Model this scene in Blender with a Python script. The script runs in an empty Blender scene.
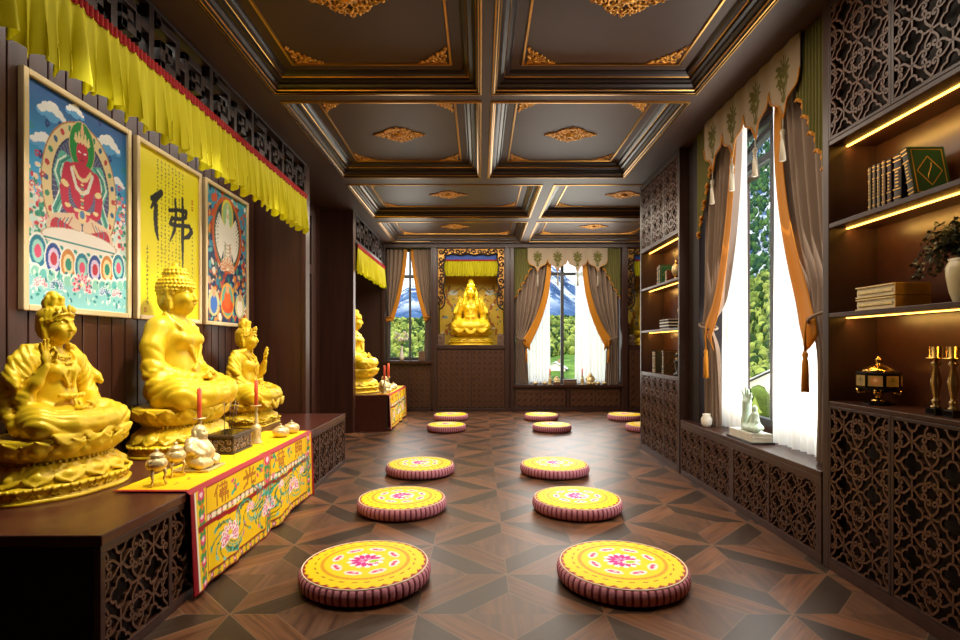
import bpy, bmesh, math, random
import numpy as np
from mathutils import Vector, Matrix, Euler

SC = bpy.context.scene
COL = SC.collection
PI = math.pi
random.seed(7)
RNG = np.random.RandomState(11)

# ------------------------------------------------------------------ camera, world, lights, exposure
cam_d = bpy.data.cameras.new('camera'); cam = bpy.data.objects.new('camera', cam_d); COL.objects.link(cam)
cam.location = (0, 0, 1.2); cam.rotation_euler = (PI/2, 0, 0)
cam_d.sensor_width = 36.0; cam_d.lens = 20.25; cam_d.shift_y = 26/960; cam_d.clip_end = 6000; cam_d.clip_start = 0.05
SC.camera = cam
SC.view_settings.view_transform = 'Standard'; SC.view_settings.look = 'None'
SC.view_settings.exposure = 0.18; SC.view_settings.gamma = 1.0; SC.view_settings.use_curve_mapping = False
SC.cycles.use_denoising = True
SC.cycles.max_bounces = 9; SC.cycles.diffuse_bounces = 4; SC.cycles.glossy_bounces = 4
SC.cycles.transparent_max_bounces = 16; SC.cycles.sample_clamp_indirect = 6.0
SC.cycles.caustics_reflective = False; SC.cycles.caustics_refractive = False

W = bpy.data.worlds.new('sky'); SC.world = W; W.use_nodes = True
nt = W.node_tree; nt.nodes.clear()
wo = nt.nodes.new('ShaderNodeOutputWorld'); bg = nt.nodes.new('ShaderNodeBackground')
tc = nt.nodes.new('ShaderNodeTexCoord'); sp = nt.nodes.new('ShaderNodeSeparateXYZ')
rp = nt.nodes.new('ShaderNodeValToRGB'); nz = nt.nodes.new('ShaderNodeTexNoise'); mx = nt.nodes.new('ShaderNodeMix')
mx.data_type = 'RGBA'
nt.links.new(tc.outputs['Generated'], sp.inputs[0]); nt.links.new(sp.outputs['Z'], rp.inputs[0])
rp.color_ramp.elements[0].color = (.93, .96, 1, 1); rp.color_ramp.elements[0].position = .05
rp.color_ramp.elements[1].color = (.50, .70, 1, 1); rp.color_ramp.elements[1].position = .7
nt.links.new(tc.outputs['Generated'], nz.inputs['Vector']); nz.inputs['Scale'].default_value = 3.0; nz.inputs['Detail'].default_value = 6
nt.links.new(nz.outputs[0], mx.inputs['Factor']); nt.links.new(rp.outputs[0], mx.inputs[6]); mx.inputs[7].default_value = (1, 1, 1, 1)
nt.links.new(mx.outputs[2], bg.inputs[0]); bg.inputs[1].default_value = 3.0
nt.links.new(bg.outputs[0], wo.inputs[0])

def light(name, kind, loc, energy, color=(1, 1, 1), target=None, **kw):
    d = bpy.data.lights.new(name, kind); o = bpy.data.objects.new(name, d); COL.objects.link(o)
    o.location = loc; d.energy = energy; d.color = color
    for k, v in kw.items(): setattr(d, k, v)
    if target is not None:
        o.rotation_euler = (Vector(target) - Vector(loc)).to_track_quat('-Z', 'Y').to_euler()
    return o

light('sun', 'SUN', (-30, -40, 60), 1.7, (1, .96, .88), target=(30, 60, 0), angle=math.radians(.6))
# daylight portals: only guide the sampling of the sky through the three windows
for nm, loc, tgt, sx, sy in (('portal_right', (2.33, 3.89, 1.8), (0, 3.89, 1.8), 1.7, 2.4),
                             ('portal_back', (1.6, 10.32, 1.75), (1.6, 0, 1.75), 1.9, 2.4),
                             ('portal_corner', (-1.3, 10.32, 1.95), (-1.3, 0, 1.95), .82, 2.05)):
    o = light(nm, 'AREA', loc, 1, target=tgt, shape='RECTANGLE', size=sx, size_y=sy)
    o.data.cycles.is_portal = True
DAY = (1, .94, .85)
light('daylight_outside', 'AREA', (2.42, 3.89, 1.9), 26, (1, .98, .95), target=(0, 3.89, 1.5), shape='RECTANGLE', size=1.7, size_y=2.4)
light('daylight_right', 'AREA', (2.0, 3.89, 1.75), 30, DAY, target=(0, 3.89, 1.45), shape='RECTANGLE', size=1.6, size_y=2.2)
light('daylight_outside_back', 'AREA', (1.6, 10.4, 1.8), 12, (1, .98, .95), target=(1.6, 0, 1.5), shape='RECTANGLE', size=1.9, size_y=2.4)
light('daylight_back', 'AREA', (1.6, 9.80, 1.75), 42, DAY, target=(1.6, 0, 1.5), shape='RECTANGLE', size=1.7, size_y=2.3)
light('daylight_corner', 'AREA', (-1.3, 9.80, 1.95), 14, DAY, target=(-1.3, 0, 1.7), shape='RECTANGLE', size=.7, size_y=1.8)
for i, (y, e) in enumerate(((2.9, 46), (5.0, 44), (8.0, 80))):
    light('ceiling_fill', 'AREA', (.05, y, 3.05), e, (1, .86, .68), target=(.05, y, 0), shape='RECTANGLE', size=2.6, size_y=1.3)  # added overhead fill for the whole room; the ceiling has no fittings
WARM = (1, .95, .78)
# downlights in the ceiling border before the two altars, and in the wall niches
# added spots without fittings, to brighten the cushions and the two altar cloths
for x, y, e in ((-.585, 2.77, 95), (.728, 2.77, 95), (-.573, 3.97, 95), (.713, 3.97, 110), (-.565, 5.11, 95), (.705, 5.11, 95), (-.477, 7.66, 90), (-.473, 8.8, 90), (1.02, 7.66, 90), (1.0, 8.8, 90)):
    light('cushion_fill', 'SPOT', (x, y, 3.04), e, (1, .93, .74), target=(x, y, 0), spot_size=math.radians(15.5 if y < 6 else 13), spot_blend=.5, shadow_soft_size=.04)
light('cloth_fill', 'SPOT', (.55, 3.4, 3.04), 190, (1, .92, .74), target=(-1.37, 3.45, .28), spot_size=math.radians(36), spot_blend=.9, shadow_soft_size=.06)
light('cloth_fill', 'SPOT', (.9, 8.2, 3.04), 420, (1, .92, .74), target=(-1.29, 8.4, .30), spot_size=math.radians(28), spot_blend=.9, shadow_soft_size=.06)
light('wall_fill', 'AREA', (.6, 8.95, 3.04), 36, (1, .93, .8), target=(.6, 9.95, 1.55), shape='RECTANGLE', size=4.4, size_y=.1)  # added lamp that brightens the back wall and its curtains
# added strip lamp, unseen behind the frieze, to brighten the pictures
light('picture_fill', 'AREA', (-1.93, 3.9, 3.02), 9, (1, .93, .8), target=(-2.3, 3.9, 1.9), shape='RECTANGLE', size=3.4, size_y=.05)
for i, (x, y, ty, e) in enumerate(((-1.15, 2.35, 2.62, 165), (-1.15, 3.45, 3.66, 190), (-1.15, 4.6, 4.77, 160), (-.95, 8.0, 8.15, 260))):
    light('altar_downlight', 'SPOT', (x, y, 3.05), e, WARM, target=(-1.95, ty, .92), spot_size=math.radians(52), spot_blend=.8, shadow_soft_size=.06)
light('niche_downlight', 'SPOT', (-.17, 9.93, 2.44), 16, WARM, target=(-.17, 10.14, 1.5), spot_size=math.radians(110), spot_blend=.8, shadow_soft_size=.05)
light('niche_downlight', 'SPOT', (3.31, 9.93, 2.44), 16, WARM, target=(3.31, 10.14, 1.5), spot_size=math.radians(110), spot_blend=.8, shadow_soft_size=.05)

# ------------------------------------------------------------------ helpers
def lin(c):
    if isinstance(c, str):
        c = c.lstrip('#'); c = [int(c[i:i+2], 16)/255 for i in (0, 2, 4)]
    return tuple((x/12.92 if x <= .04045 else ((x+.055)/1.055)**2.4) for x in c[:3])

def tag(o, label=None, cat=None, group=None, kind=None):
    if label: o['label'] = label
    if cat: o['category'] = cat
    if group: o['group'] = group
    if kind: o['kind'] = kind
    return o

def thing(name, label, cat, loc=(0, 0, 0), rz=0.0, group=None):
    o = bpy.data.objects.new(name, None); COL.objects.link(o)
    o.empty_display_size = .1; o.location = loc; o.rotation_euler = (0, 0, rz)
    return tag(o, label, cat, group)

def kids(o): return [c for c in bpy.data.objects if c.parent == o]

def copy_tree(o, parent=None):
    c = o.copy(); COL.objects.link(c); c.parent = parent
    for ch in list(o.children): copy_tree(ch, c)
    return c

def dup(o, loc, rz=None, label=None, group=None, scale=None):
    c = copy_tree(o); c.location = loc
    if rz is not None: c.rotation_euler = (0, 0, rz)
    if scale is not None: c.scale = scale if hasattr(scale, '__len__') else (scale,)*3
    if label: c['label'] = label
    if group: c['group'] = group
    return c

class MB:
    def __init__(s): s.v = []; s.f = []; s.m = []; s.s = []; s.col = None
    def add(s, vs, fs, mi=0, smooth=False):
        n = len(s.v); s.v.extend([tuple(p) for p in vs])
        for f in fs: s.f.append(tuple(n+i for i in f)); s.m.append(mi); s.s.append(smooth)
    def box(s, x0, x1, y0, y1, z0, z1, mi=0, M=None):
        vs = [(x, y, z) for z in (z0, z1) for y in (y0, y1) for x in (x0, x1)]
        if M is not None: vs = [M @ Vector(p) for p in vs]
        s.add(vs, [(0, 2, 3, 1), (4, 5, 7, 6), (0, 1, 5, 4), (2, 6, 7, 3), (0, 4, 6, 2), (1, 3, 7, 5)], mi)
    def tube(s, pts, r, n=8, closed=False, mi=0, smooth=True, flat=1.0, cap=True):
        P = [Vector(p) for p in pts]; k = len(P)
        R = list(r) if hasattr(r, '__len__') else [r]*k
        T = []
        for i in range(k):
            a = P[i-1] if (i > 0 or closed) else P[i]; b = P[(i+1) % k] if (i < k-1 or closed) else P[i]
            t = (b-a); T.append(t.normalized() if t.length > 1e-9 else Vector((0, 0, 1)))
        up = Vector((0, 0, 1)) if abs(T[0].z) < .9 else Vector((1, 0, 0))
        N = (up - T[0]*up.dot(T[0])).normalized(); vs = []
        for i in range(k):
            N = (N - T[i]*N.dot(T[i]));
            N = N.normalized() if N.length > 1e-6 else T[i].orthogonal().normalized()
            B = T[i].cross(N)
            for j in range(n):
                a = 2*PI*j/n; vs.append(P[i] + (N*math.cos(a)*flat + B*math.sin(a))*R[i])
        fs = []
        for i in range(k if closed else k-1):
            for j in range(n):
                a = i*n+j; b = i*n+(j+1) % n; c = ((i+1) % k)*n+(j+1) % n; d = ((i+1) % k)*n+j
                fs.append((a, b, c, d))
        if cap and not closed:
            fs.append(tuple(reversed(range(n)))); fs.append(tuple((k-1)*n+j for j in range(n)))
        s.add(vs, fs, mi, smooth)
    def lathe(s, prof, n=24, c=(0, 0, 0), sx=1, sy=1, mi=0, smooth=True, fn=None, cap=True):
        vs = []
        for r, z in prof:
            for j in range(n):
                a = 2*PI*j/n; rr = r*(fn(a, z) if fn else 1)
                vs.append((c[0]+rr*math.cos(a)*sx, c[1]+rr*math.sin(a)*sy, c[2]+z))
        fs = [(i*n+j, i*n+(j+1) % n, (i+1)*n+(j+1) % n, (i+1)*n+j) for i in range(len(prof)-1) for j in range(n)]
        if cap:
            fs.append(tuple(reversed(range(n)))); fs.append(tuple((len(prof)-1)*n+j for j in range(n)))
        s.add(vs, fs, mi, smooth)
    def grid(s, fn, nu, nv, mi=0, smooth=True, closed=False):
        vs = [fn(i/(nu-1) if not closed else i/nu, j/(nv-1)) for j in range(nv) for i in range(nu)]
        fs = []
        for j in range(nv-1):
            for i in range(nu if closed else nu-1):
                i2 = (i+1) % nu
                fs.append((j*nu+i, j*nu+i2, (j+1)*nu+i2, (j+1)*nu+i))
        s.add(vs, fs, mi, smooth)
    def ball(s, c, r, n=8, m=6, mi=0):
        rx, ry, rz = r if hasattr(r, '__len__') else (r, r, r)
        vs = [(c[0], c[1], c[2]-rz)]
        for j in range(1, m):
            t = -PI/2 + PI*j/m
            for i in range(n):
                a = 2*PI*i/n; vs.append((c[0]+rx*math.cos(t)*math.cos(a), c[1]+ry*math.cos(t)*math.sin(a), c[2]+rz*math.sin(t)))
        vs.append((c[0], c[1], c[2]+rz)); L = len(vs)-1
        fs = [(0, 1+(i+1) % n, 1+i) for i in range(n)]
        for j in range(m-2):
            for i in range(n):
                a = 1+j*n+i; b = 1+j*n+(i+1) % n; fs.append((a, b, b+n, a+n))
        fs += [(L, 1+(m-2)*n+i, 1+(m-2)*n+(i+1) % n) for i in range(n)]
        s.add(vs, fs, mi, True)
    def prism(s, poly, y0, y1, mi=0, ax='y'):
        """extrude a 2D outline (x, z) between y0 and y1"""
        n = len(poly)
        f3 = {'y': lambda p, t: (p[0], t, p[1]), 'x': lambda p, t: (t, p[0], p[1]), 'z': lambda p, t: (p[0], p[1], t)}[ax]
        vs = [f3(p, y0) for p in poly] + [f3(p, y1) for p in poly]
        fs = [(i, (i+1) % n, n+(i+1) % n, n+i) for i in range(n)] + [tuple(reversed(range(n))), tuple(range(n, 2*n))]
        s.add(vs, fs, mi)
    def ribbon(s, pts, w, y0, y1, mi=0, closed=False):
        """flat bar of width w following 2D points (x, z), from y0 to y1"""
        P = [Vector(p) for p in pts]; k = len(P)
        if k < 2: return
        L = []; Rr = []
        for i in range(k):
            a = P[i-1] if (i > 0 or closed) else P[i]; b = P[(i+1) % k] if (i < k-1 or closed) else P[i]
            t = (b-a)
            t = t.normalized() if t.length > 1e-9 else Vector((1, 0))
            nn = Vector((-t.y, t.x))*w*.5; L.append(P[i]+nn); Rr.append(P[i]-nn)
        vs = []
        for i in range(k):
            vs += [(L[i].x, y0, L[i].y), (Rr[i].x, y0, Rr[i].y), (Rr[i].x, y1, Rr[i].y), (L[i].x, y1, L[i].y)]
        fs = []
        for i in range(k if closed else k-1):
            a = i*4; b = ((i+1) % k)*4
            for j in range(4):
                j2 = (j+1) % 4; fs.append((a+j, a+j2, b+j2, b+j))
        if not closed: fs += [(3, 2, 1, 0), tuple((k-1)*4+j for j in range(4))]
        s.add(vs, fs, mi)
    def mesh(s, name, mats):
        me = bpy.data.meshes.new(name); me.from_pydata(s.v, [], s.f)
        for m in (mats if isinstance(mats, (list, tuple)) else [mats]): me.materials.append(m)
        me.polygons.foreach_set('material_index', s.m); me.polygons.foreach_set('use_smooth', s.s)
        if s.col is not None:
            ca = me.color_attributes.new('paint', 'FLOAT_COLOR', 'POINT')
            c = np.ones((len(s.v), 4), np.float32); c[:, :3] = s.col; ca.data.foreach_set('color', c.ravel())
        me.update(); return me
    def build(s, name, mats, parent=None, loc=(0, 0, 0), rz=0.0, bevel=0, label=None, fixn=True):
        me = s.mesh(name, mats)
        if fixn and len(s.f) < 60000:
            bm = bmesh.new(); bm.from_mesh(me); bmesh.ops.recalc_face_normals(bm, faces=bm.faces); bm.to_mesh(me); bm.free()
        o = bpy.data.objects.new(name, me); COL.objects.link(o); o.parent = parent; o.location = loc; o.rotation_euler = (0, 0, rz)
        if bevel:
            b = o.modifiers.new('bevel', 'BEVEL'); b.width = bevel; b.segments = 2; b.limit_method = 'ANGLE'
        if label: o['label'] = label
        return o

def mesh_obj(name, me, parent=None, loc=(0, 0, 0), rz=0.0):
    o = bpy.data.objects.new(name, me); COL.objects.link(o); o.parent = parent; o.location = loc; o.rotation_euler = (0, 0, rz); return o

def struct(o): o['kind'] = 'structure'; return o

# ------------------------------------------------------------------ materials
def base_mat(name):
    m = bpy.data.materials.new(name); m.use_nodes = True
    return m, m.node_tree, m.node_tree.nodes['Principled BSDF']

def mat(name, color, rough=.5, metal=0.0, spec=.5, var=.0, nscale=(6, 6, 6), detail=4, bump=0.0, bscale=None, coat=0.0):
    m, t, b = base_mat(name); c = lin(color)
    b.inputs['Base Color'].default_value = (*c, 1); b.inputs['Roughness'].default_value = rough
    b.inputs['Metallic'].default_value = metal; b.inputs['Specular IOR Level'].default_value = spec
    if coat: b.inputs['Coat Weight'].default_value = coat; b.inputs['Coat Roughness'].default_value = .15
    if var or bump:
        tc = t.nodes.new('ShaderNodeTexCoord'); mp = t.nodes.new('ShaderNodeMapping'); n = t.nodes.new('ShaderNodeTexNoise')
        mp.inputs['Scale'].default_value = nscale; n.inputs['Scale'].default_value = 1.0; n.inputs['Detail'].default_value = detail
        t.links.new(tc.outputs['Object'], mp.inputs[0]); t.links.new(mp.outputs[0], n.inputs['Vector'])
        if var:
            r = t.nodes.new('ShaderNodeValToRGB'); r.color_ramp.elements[0].position = .3; r.color_ramp.elements[1].position = .7
            r.color_ramp.elements[0].color = (*[max(0, x*(1-var)) for x in c], 1); r.color_ramp.elements[1].color = (*[min(1, x*(1+var)) for x in c], 1)
            t.links.new(n.outputs[0], r.inputs[0]); t.links.new(r.outputs[0], b.inputs['Base Color'])
        if bump:
            n2 = n
            if bscale:
                n2 = t.nodes.new('ShaderNodeTexNoise'); n2.inputs['Scale'].default_value = bscale; n2.inputs['Detail'].default_value = 3
                t.links.new(tc.outputs['Object'], n2.inputs['Vector'])
            bp = t.nodes.new('ShaderNodeBump'); bp.inputs['Strength'].default_value = bump; bp.inputs['Distance'].default_value = .01
            t.links.new(n2.outputs[0], bp.inputs['Height']); t.links.new(bp.outputs[0], b.inputs['Normal'])
    return m

def emit_mat(name, color, strength):
    m, t, b = base_mat(name); c = lin(color)
    b.inputs['Base Color'].default_value = (*c, 1); b.inputs['Emission Color'].default_value = (*c, 1); b.inputs['Emission Strength'].default_value = strength
    return m

def paint_mat(name, rough=.55, spec=.4, sheen=0.0, trans=0.0):
    m, t, b = base_mat(name); a = t.nodes.new('ShaderNodeVertexColor'); a.layer_name = 'paint'
    t.links.new(a.outputs[0], b.inputs['Base Color']); b.inputs['Roughness'].default_value = rough; b.inputs['Specular IOR Level'].default_value = spec
    b.inputs['Sheen Weight'].default_value = sheen
    return m

def cloth_mat(name, color, rough=.8, transl=.0, transp=.0, var=.06, weave=220, sheen=.15):
    """woven cloth: diffuse with some light passing through"""
    m, t, b = base_mat(name); c = lin(color)
    b.inputs['Base Color'].default_value = (*c, 1); b.inputs['Roughness'].default_value = rough; b.inputs['Specular IOR Level'].default_value = .25
    b.inputs['Sheen Weight'].default_value = sheen
    tcn = t.nodes.new('ShaderNodeTexCoord'); n = t.nodes.new('ShaderNodeTexNoise'); n.inputs['Scale'].default_value = weave
    bp = t.nodes.new('ShaderNodeBump'); bp.inputs['Strength'].default_value = .12; bp.inputs['Distance'].default_value = .004
    t.links.new(tcn.outputs['Object'], n.inputs['Vector']); t.links.new(n.outputs[0], bp.inputs['Height']); t.links.new(bp.outputs[0], b.inputs['Normal'])
    out = t.nodes['Material Output']; cur = b.outputs[0]
    if transl:
        tr = t.nodes.new('ShaderNodeBsdfTranslucent'); tr.inputs[0].default_value = (*c, 1); mixn = t.nodes.new('ShaderNodeMixShader'); mixn.inputs[0].default_value = transl
        t.links.new(cur, mixn.inputs[1]); t.links.new(tr.outputs[0], mixn.inputs[2]); cur = mixn.outputs[0]
    if transp:
        tp = t.nodes.new('ShaderNodeBsdfTransparent'); mixn = t.nodes.new('ShaderNodeMixShader'); mixn.inputs[0].default_value = transp
        t.links.new(cur, mixn.inputs[1]); t.links.new(tp.outputs[0], mixn.inputs[2]); cur = mixn.outputs[0]
    t.links.new(cur, out.inputs[0])
    return m

def wood(name, color, rough=.42, var=.35, axis='z', spec=.45, fine=1.0):
    s = {'x': (1.2, 22, 22), 'y': (22, 1.2, 22), 'z': (22, 22, 1.2)}[axis]
    return mat(name, color, rough, 0, spec, var, tuple(x*fine for x in s), 5, .05)

M = {}
M['wall_wood'] = wood('wall_wood', '#432519', .38, .30)
M['dark_wood'] = wood('dark_wood', '#37211a', .38, .25)
M['dark_wood_y'] = wood('dark_wood_along', '#3d2219', .35, .28, 'y')
M['lattice'] = mat('lattice_wood', '#553522', .42, 0, .5, .18, (14, 14, 14))
M['lattice_dim'] = mat('lattice_wood_dark', '#3f2a22', .5, 0, .4, .15, (14, 14, 14))
M['frieze'] = wood('frieze_wood', '#2a1b17', .4, .25, 'y')
M['wine_shade'] = cloth_mat('wine_shade_cloth', '#8a4250', .75, 0, 0, .06, 220, 0)  # dark pleat stripes; the colour also carries shade in the grooves
M['recess'] = mat('recess_wood', '#20120e', .6, 0, .3)
M['shelf_wood'] = wood('shelf_wood', '#391f17', .32, .22, 'y')
M['plat'] = wood('altar_wood', '#4c251b', .28, .25, 'y', .5)
M['plat_end'] = mat('altar_end_wood', '#140d0b', .6, 0, .2)  # near-black paints the near altar end's shade; also the door leaf
M['ceil'] = mat('ceiling_paint', '#452d1f', .5, 0, .4, .08, (2, 2, 2))
M['cove'] = mat('cove_lacquer', '#2b1d18', .34, 0, .5)
M['gilt'] = mat('gilt_line', '#d9a353', .28, 1.0, .5)
M['gilt_orn'] = mat('gilt_ornament', '#d99a45', .38, .85, .5, .25, (60, 60, 60), 3, .4, 90)
M['statue'] = mat('statue_gold', '#e6c01e', .37, .14, .55, .10, (9, 9, 9), 4, .10, 160)
M['silver'] = mat('pale_gilt_metal', '#dcc48e', .36, .45, .5, .1, (30, 30, 30))
M['brass'] = mat('brass', '#d4a95a', .2, 1.0)
M['black_gloss'] = mat('black_lacquer', '#0e0b0a', .15, 0, .6)
M['frame'] = mat('picture_frame_gilt', '#ecd3a2', .35, .35, .5)
M['paint'] = paint_mat('picture_paint', .5, .35)
M['silk'] = paint_mat('embroidered_silk', .55, .3)
M['yellow_silk'] = cloth_mat('yellow_silk', '#d6cb14', .6, .35, 0, .05, 150, .1)
M['red_silk'] = cloth_mat('red_silk', '#a31512', .6, .2)
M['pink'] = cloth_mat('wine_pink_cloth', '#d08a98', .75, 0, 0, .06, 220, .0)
M['piping'] = cloth_mat('cream_piping', '#f2e2c0', .7)
M['drape'] = cloth_mat('taupe_drape', '#86705f', .65, .06, 0, .05, 180, .08)
M['orange'] = cloth_mat('orange_velvet', '#cc8522', .6, .18, 0, .05, 120, .05)
M['olive'] = cloth_mat('olive_cloth', '#6a632c', .7, .08)
M['sheer'] = cloth_mat('white_sheer', '#f3f0e8', .8, .62, .06, .05, 300, 0)
M['cream'] = paint_mat('valance_cloth', .8, .2)
M['led'] = emit_mat('led_strip', '#ffb545', 9.0)
M['candle'] = mat('red_wax', '#ff6448', .4, 0, .5)
M['jade'] = mat('pale_jade', '#b8cdbb', .25, 0, .5, .08, (10, 10, 10))
M['pages'] = mat('paper_pages', '#d9cfb8', .8, 0, .2, .2, (4, 4, 300))
M['white'] = mat('white_ceramic', '#ece7dc', .25, 0, .5)
M['carved'] = mat('carved_dark_wood', '#6b5344', .38, .2, .5, .35, (60, 60, 60), 4)
M['leaf'] = mat('ivy_leaf', '#33381f', .5, 0, .4, .4, (30, 30, 30))
M['winframe'] = mat('window_frame_paint', '#4d4c4e', .4, .2)

def glass_mat():
    m, t, b = base_mat('window_glass'); out = t.nodes['Material Output']; t.nodes.remove(b)
    tp = t.nodes.new('ShaderNodeBsdfTransparent'); gl = t.nodes.new('ShaderNodeBsdfGlossy'); gl.inputs['Roughness'].default_value = .02
    lw = t.nodes.new('ShaderNodeLayerWeight'); pw = t.nodes.new('ShaderNodeMath'); pw.operation = 'POWER'; pw.inputs[1].default_value = 5; fr = t.nodes.new('ShaderNodeMath'); fr.operation = 'MULTIPLY_ADD'; fr.inputs[1].default_value = .9; fr.inputs[2].default_value = .03; t.links.new(lw.outputs['Facing'], pw.inputs[0]); t.links.new(pw.outputs[0], fr.inputs[0]); mixn = t.nodes.new('ShaderNodeMixShader')
    tp.inputs[0].default_value = (.97, .98, .98, 1)
    t.links.new(fr.outputs[0], mixn.inputs[0]); t.links.new(tp.outputs[0], mixn.inputs[1]); t.links.new(gl.outputs[0], mixn.inputs[2]); t.links.new(mixn.outputs[0], out.inputs[0])
    return m
M['glass'] = glass_mat()
M['champagne'] = mat('champagne_metal', '#b59a6c', .25, .9)
M['sheer_thin'] = cloth_mat('thin_sheer', '#fbfaf7', .8, .60, .16, .05, 300, 0)
M['scroll'] = mat('carved_scroll_wood', '#8d7461', .35, .2, .5, .2, (60, 60, 60), 4)

def parquet_mat():
    m, t, b = base_mat('star_parquet'); N = t.nodes.new; Lk = t.links.new
    def mth(op, a, bb=None, c=None):
        n = N('ShaderNodeMath'); n.operation = op
        for i, x in enumerate((a, bb, c)):
            if x is None: continue
            if isinstance(x, (int, float)): n.inputs[i].default_value = x
            else: Lk(x, n.inputs[i])
        return n.outputs[0]
    tcn = N('ShaderNodeTexCoord'); sx = N('ShaderNodeSeparateXYZ'); Lk(tcn.outputs['Object'], sx.inputs[0])
    X = mth('SUBTRACT', sx.outputs['X'], .140); Y = mth('SUBTRACT', sx.outputs['Y'], 2.837)
    u = mth('DIVIDE', mth('ADD', X, Y), .84); v = mth('DIVIDE', mth('SUBTRACT', X, Y), .84)
    fu = mth('FLOOR', u); fv = mth('FLOOR', v)
    p = mth('SUBTRACT', mth('SUBTRACT', u, fu), .5); q = mth('SUBTRACT', mth('SUBTRACT', v, fv), .5)
    ap = mth('ABSOLUTE', p); aq = mth('ABSOLUTE', q); mxv = mth('MAXIMUM', ap, aq)
    inner = mth('LESS_THAN', mxv, .255)
    par = mth('ABSOLUTE', mth('MODULO', mth('ADD', mth('ADD', fu, fv), 200), 2))
    side = mth('GREATER_THAN', ap, aq)
    dark = mth('ABSOLUTE', mth('SUBTRACT', side, par))
    # grain direction: along the strip for strips, along Y for centres
    cid = mth('ADD', mth('MULTIPLY', fu, 7.31), mth('MULTIPLY', fv, 3.77))
    sgn = mth('GREATER_THAN', mth('MULTIPLY', mth('ADD', mth('MULTIPLY', p, side), mth('MULTIPLY', q, mth('SUBTRACT', 1, side))), 1), 0)
    pid = mth('ADD', cid, mth('ADD', mth('MULTIPLY', side, 1.7), mth('ADD', mth('MULTIPLY', sgn, 3.1), mth('MULTIPLY', inner, 9.3))))
    ga = mth('ADD', mth('MULTIPLY', side, v), mth('MULTIPLY', mth('SUBTRACT', 1, side), u))
    gb = mth('ADD', mth('MULTIPLY', side, u), mth('MULTIPLY', mth('SUBTRACT', 1, side), v))
    inv = mth('SUBTRACT', 1, inner)
    along = mth('ADD', mth('MULTIPLY', inv, ga), mth('MULTIPLY', inner, Y)); across = mth('ADD', mth('MULTIPLY', inv, gb), mth('MULTIPLY', inner, X))
    cv = N('ShaderNodeCombineXYZ'); Lk(mth('MULTIPLY', along, 1.6), cv.inputs[0]); Lk(mth('MULTIPLY', across, 26), cv.inputs[1]); Lk(mth('MULTIPLY', pid, 5.3), cv.inputs[2])
    nz = N('ShaderNodeTexNoise'); nz.inputs['Scale'].default_value = 1.0; nz.inputs['Detail'].default_value = 6; nz.inputs['Distortion'].default_value = .6; Lk(cv.outputs[0], nz.inputs['Vector'])
    wn = N('ShaderNodeTexWhiteNoise'); wn.noise_dimensions = '1D'; Lk(pid, wn.inputs['W'])
    def ramp(c0, c1):
        r = N('ShaderNodeValToRGB'); r.color_ramp.elements[0].position = .3; r.color_ramp.elements[1].position = .68
        r.color_ramp.elements[0].color = (*lin(c0), 1); r.color_ramp.elements[1].color = (*lin(c1), 1); Lk(nz.outputs[0], r.inputs[0]); return r.outputs[0]
    light_c = ramp('#4d2c1b', '#815436'); dark_c = ramp('#302016', '#422f21'); mid_c = ramp('#482d1f', '#6e4b36')
    def mixc(f, a, bb):
        n = N('ShaderNodeMix'); n.data_type = 'RGBA'; Lk(f, n.inputs['Factor'])
        for i, x in ((6, a), (7, bb)):
            if isinstance(x, tuple): n.inputs[i].default_value = x
            else: Lk(x, n.inputs[i])
        return n.outputs[2]
    c = mixc(dark, light_c, dark_c); c = mixc(inner, c, mid_c)
    hs = N('ShaderNodeHueSaturation'); Lk(c, hs.inputs['Color']); Lk(mth('ADD', .78, mth('MULTIPLY', wn.outputs['Value'], .4)), hs.inputs['Value'])
    # joints
    j1 = mth('GREATER_THAN', mxv, .494); j2 = mth('LESS_THAN', mth('ABSOLUTE', mth('SUBTRACT', mxv, .255)), .004)
    j3 = mth('MULTIPLY', mth('LESS_THAN', mth('ABSOLUTE', mth('SUBTRACT', ap, aq)), .005), inv)
    joint = mth('MINIMUM', 1, mth('ADD', j1, mth('ADD', j2, j3)))
    c = mixc(mth('MULTIPLY', joint, .32), hs.outputs[0], (*lin('#9a7c62'), 1))
    Lk(c, b.inputs['Base Color']); Lk(mth('ADD', .30, mth('MULTIPLY', nz.outputs[0], .16)), b.inputs['Roughness']); b.inputs['Specular IOR Level'].default_value = .38
    bp = N('ShaderNodeBump'); bp.inputs['Strength'].default_value = .15; bp.inputs['Distance'].default_value = .002
    Lk(mth('SUBTRACT', mth('MULTIPLY', nz.outputs[0], .4), joint), bp.inputs['Height']); Lk(bp.outputs[0], b.inputs['Normal'])
    return m
M['parquet'] = parquet_mat()

# ================================================================== the setting
ZB = 3.07          # underside of the ceiling beams
mb = MB(); mb.box(-2.6, 2.37, -2.6, 10.4, -.1, 0); mb.box(2.37, 3.1, 6.2, 8.4, -.1, 0); mb.box(2.37, 4.1, 8.4, 10.4, -.1, 0); struct(mb.build('floor', M['parquet']))

def holes_wall(name, m, x0, x1, z0, z1, y0, y1, holes, swap=False, extra=None):
    """wall slab with rectangular openings; swap=True runs it along Y instead of X"""
    xs = sorted({x0, x1, *[h[0] for h in holes], *[h[1] for h in holes]}); zs = sorted({z0, z1, *[h[2] for h in holes], *[h[3] for h in holes]})
    mb = MB()
    for i in range(len(xs)-1):
        run = None
        for j in range(len(zs)-1):
            cx = (xs[i]+xs[i+1])/2; cz = (zs[j]+zs[j+1])/2
            if any(h[0] < cx < h[1] and h[2] < cz < h[3] for h in holes):
                continue
            a = (xs[i], xs[i+1], y0, y1, zs[j], zs[j+1])
            if swap: a = (y0, y1, xs[i], xs[i+1], zs[j], zs[j+1])
            mb.box(*a)
    if extra: extra(mb)
    return struct(mb.build(name, m))

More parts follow.
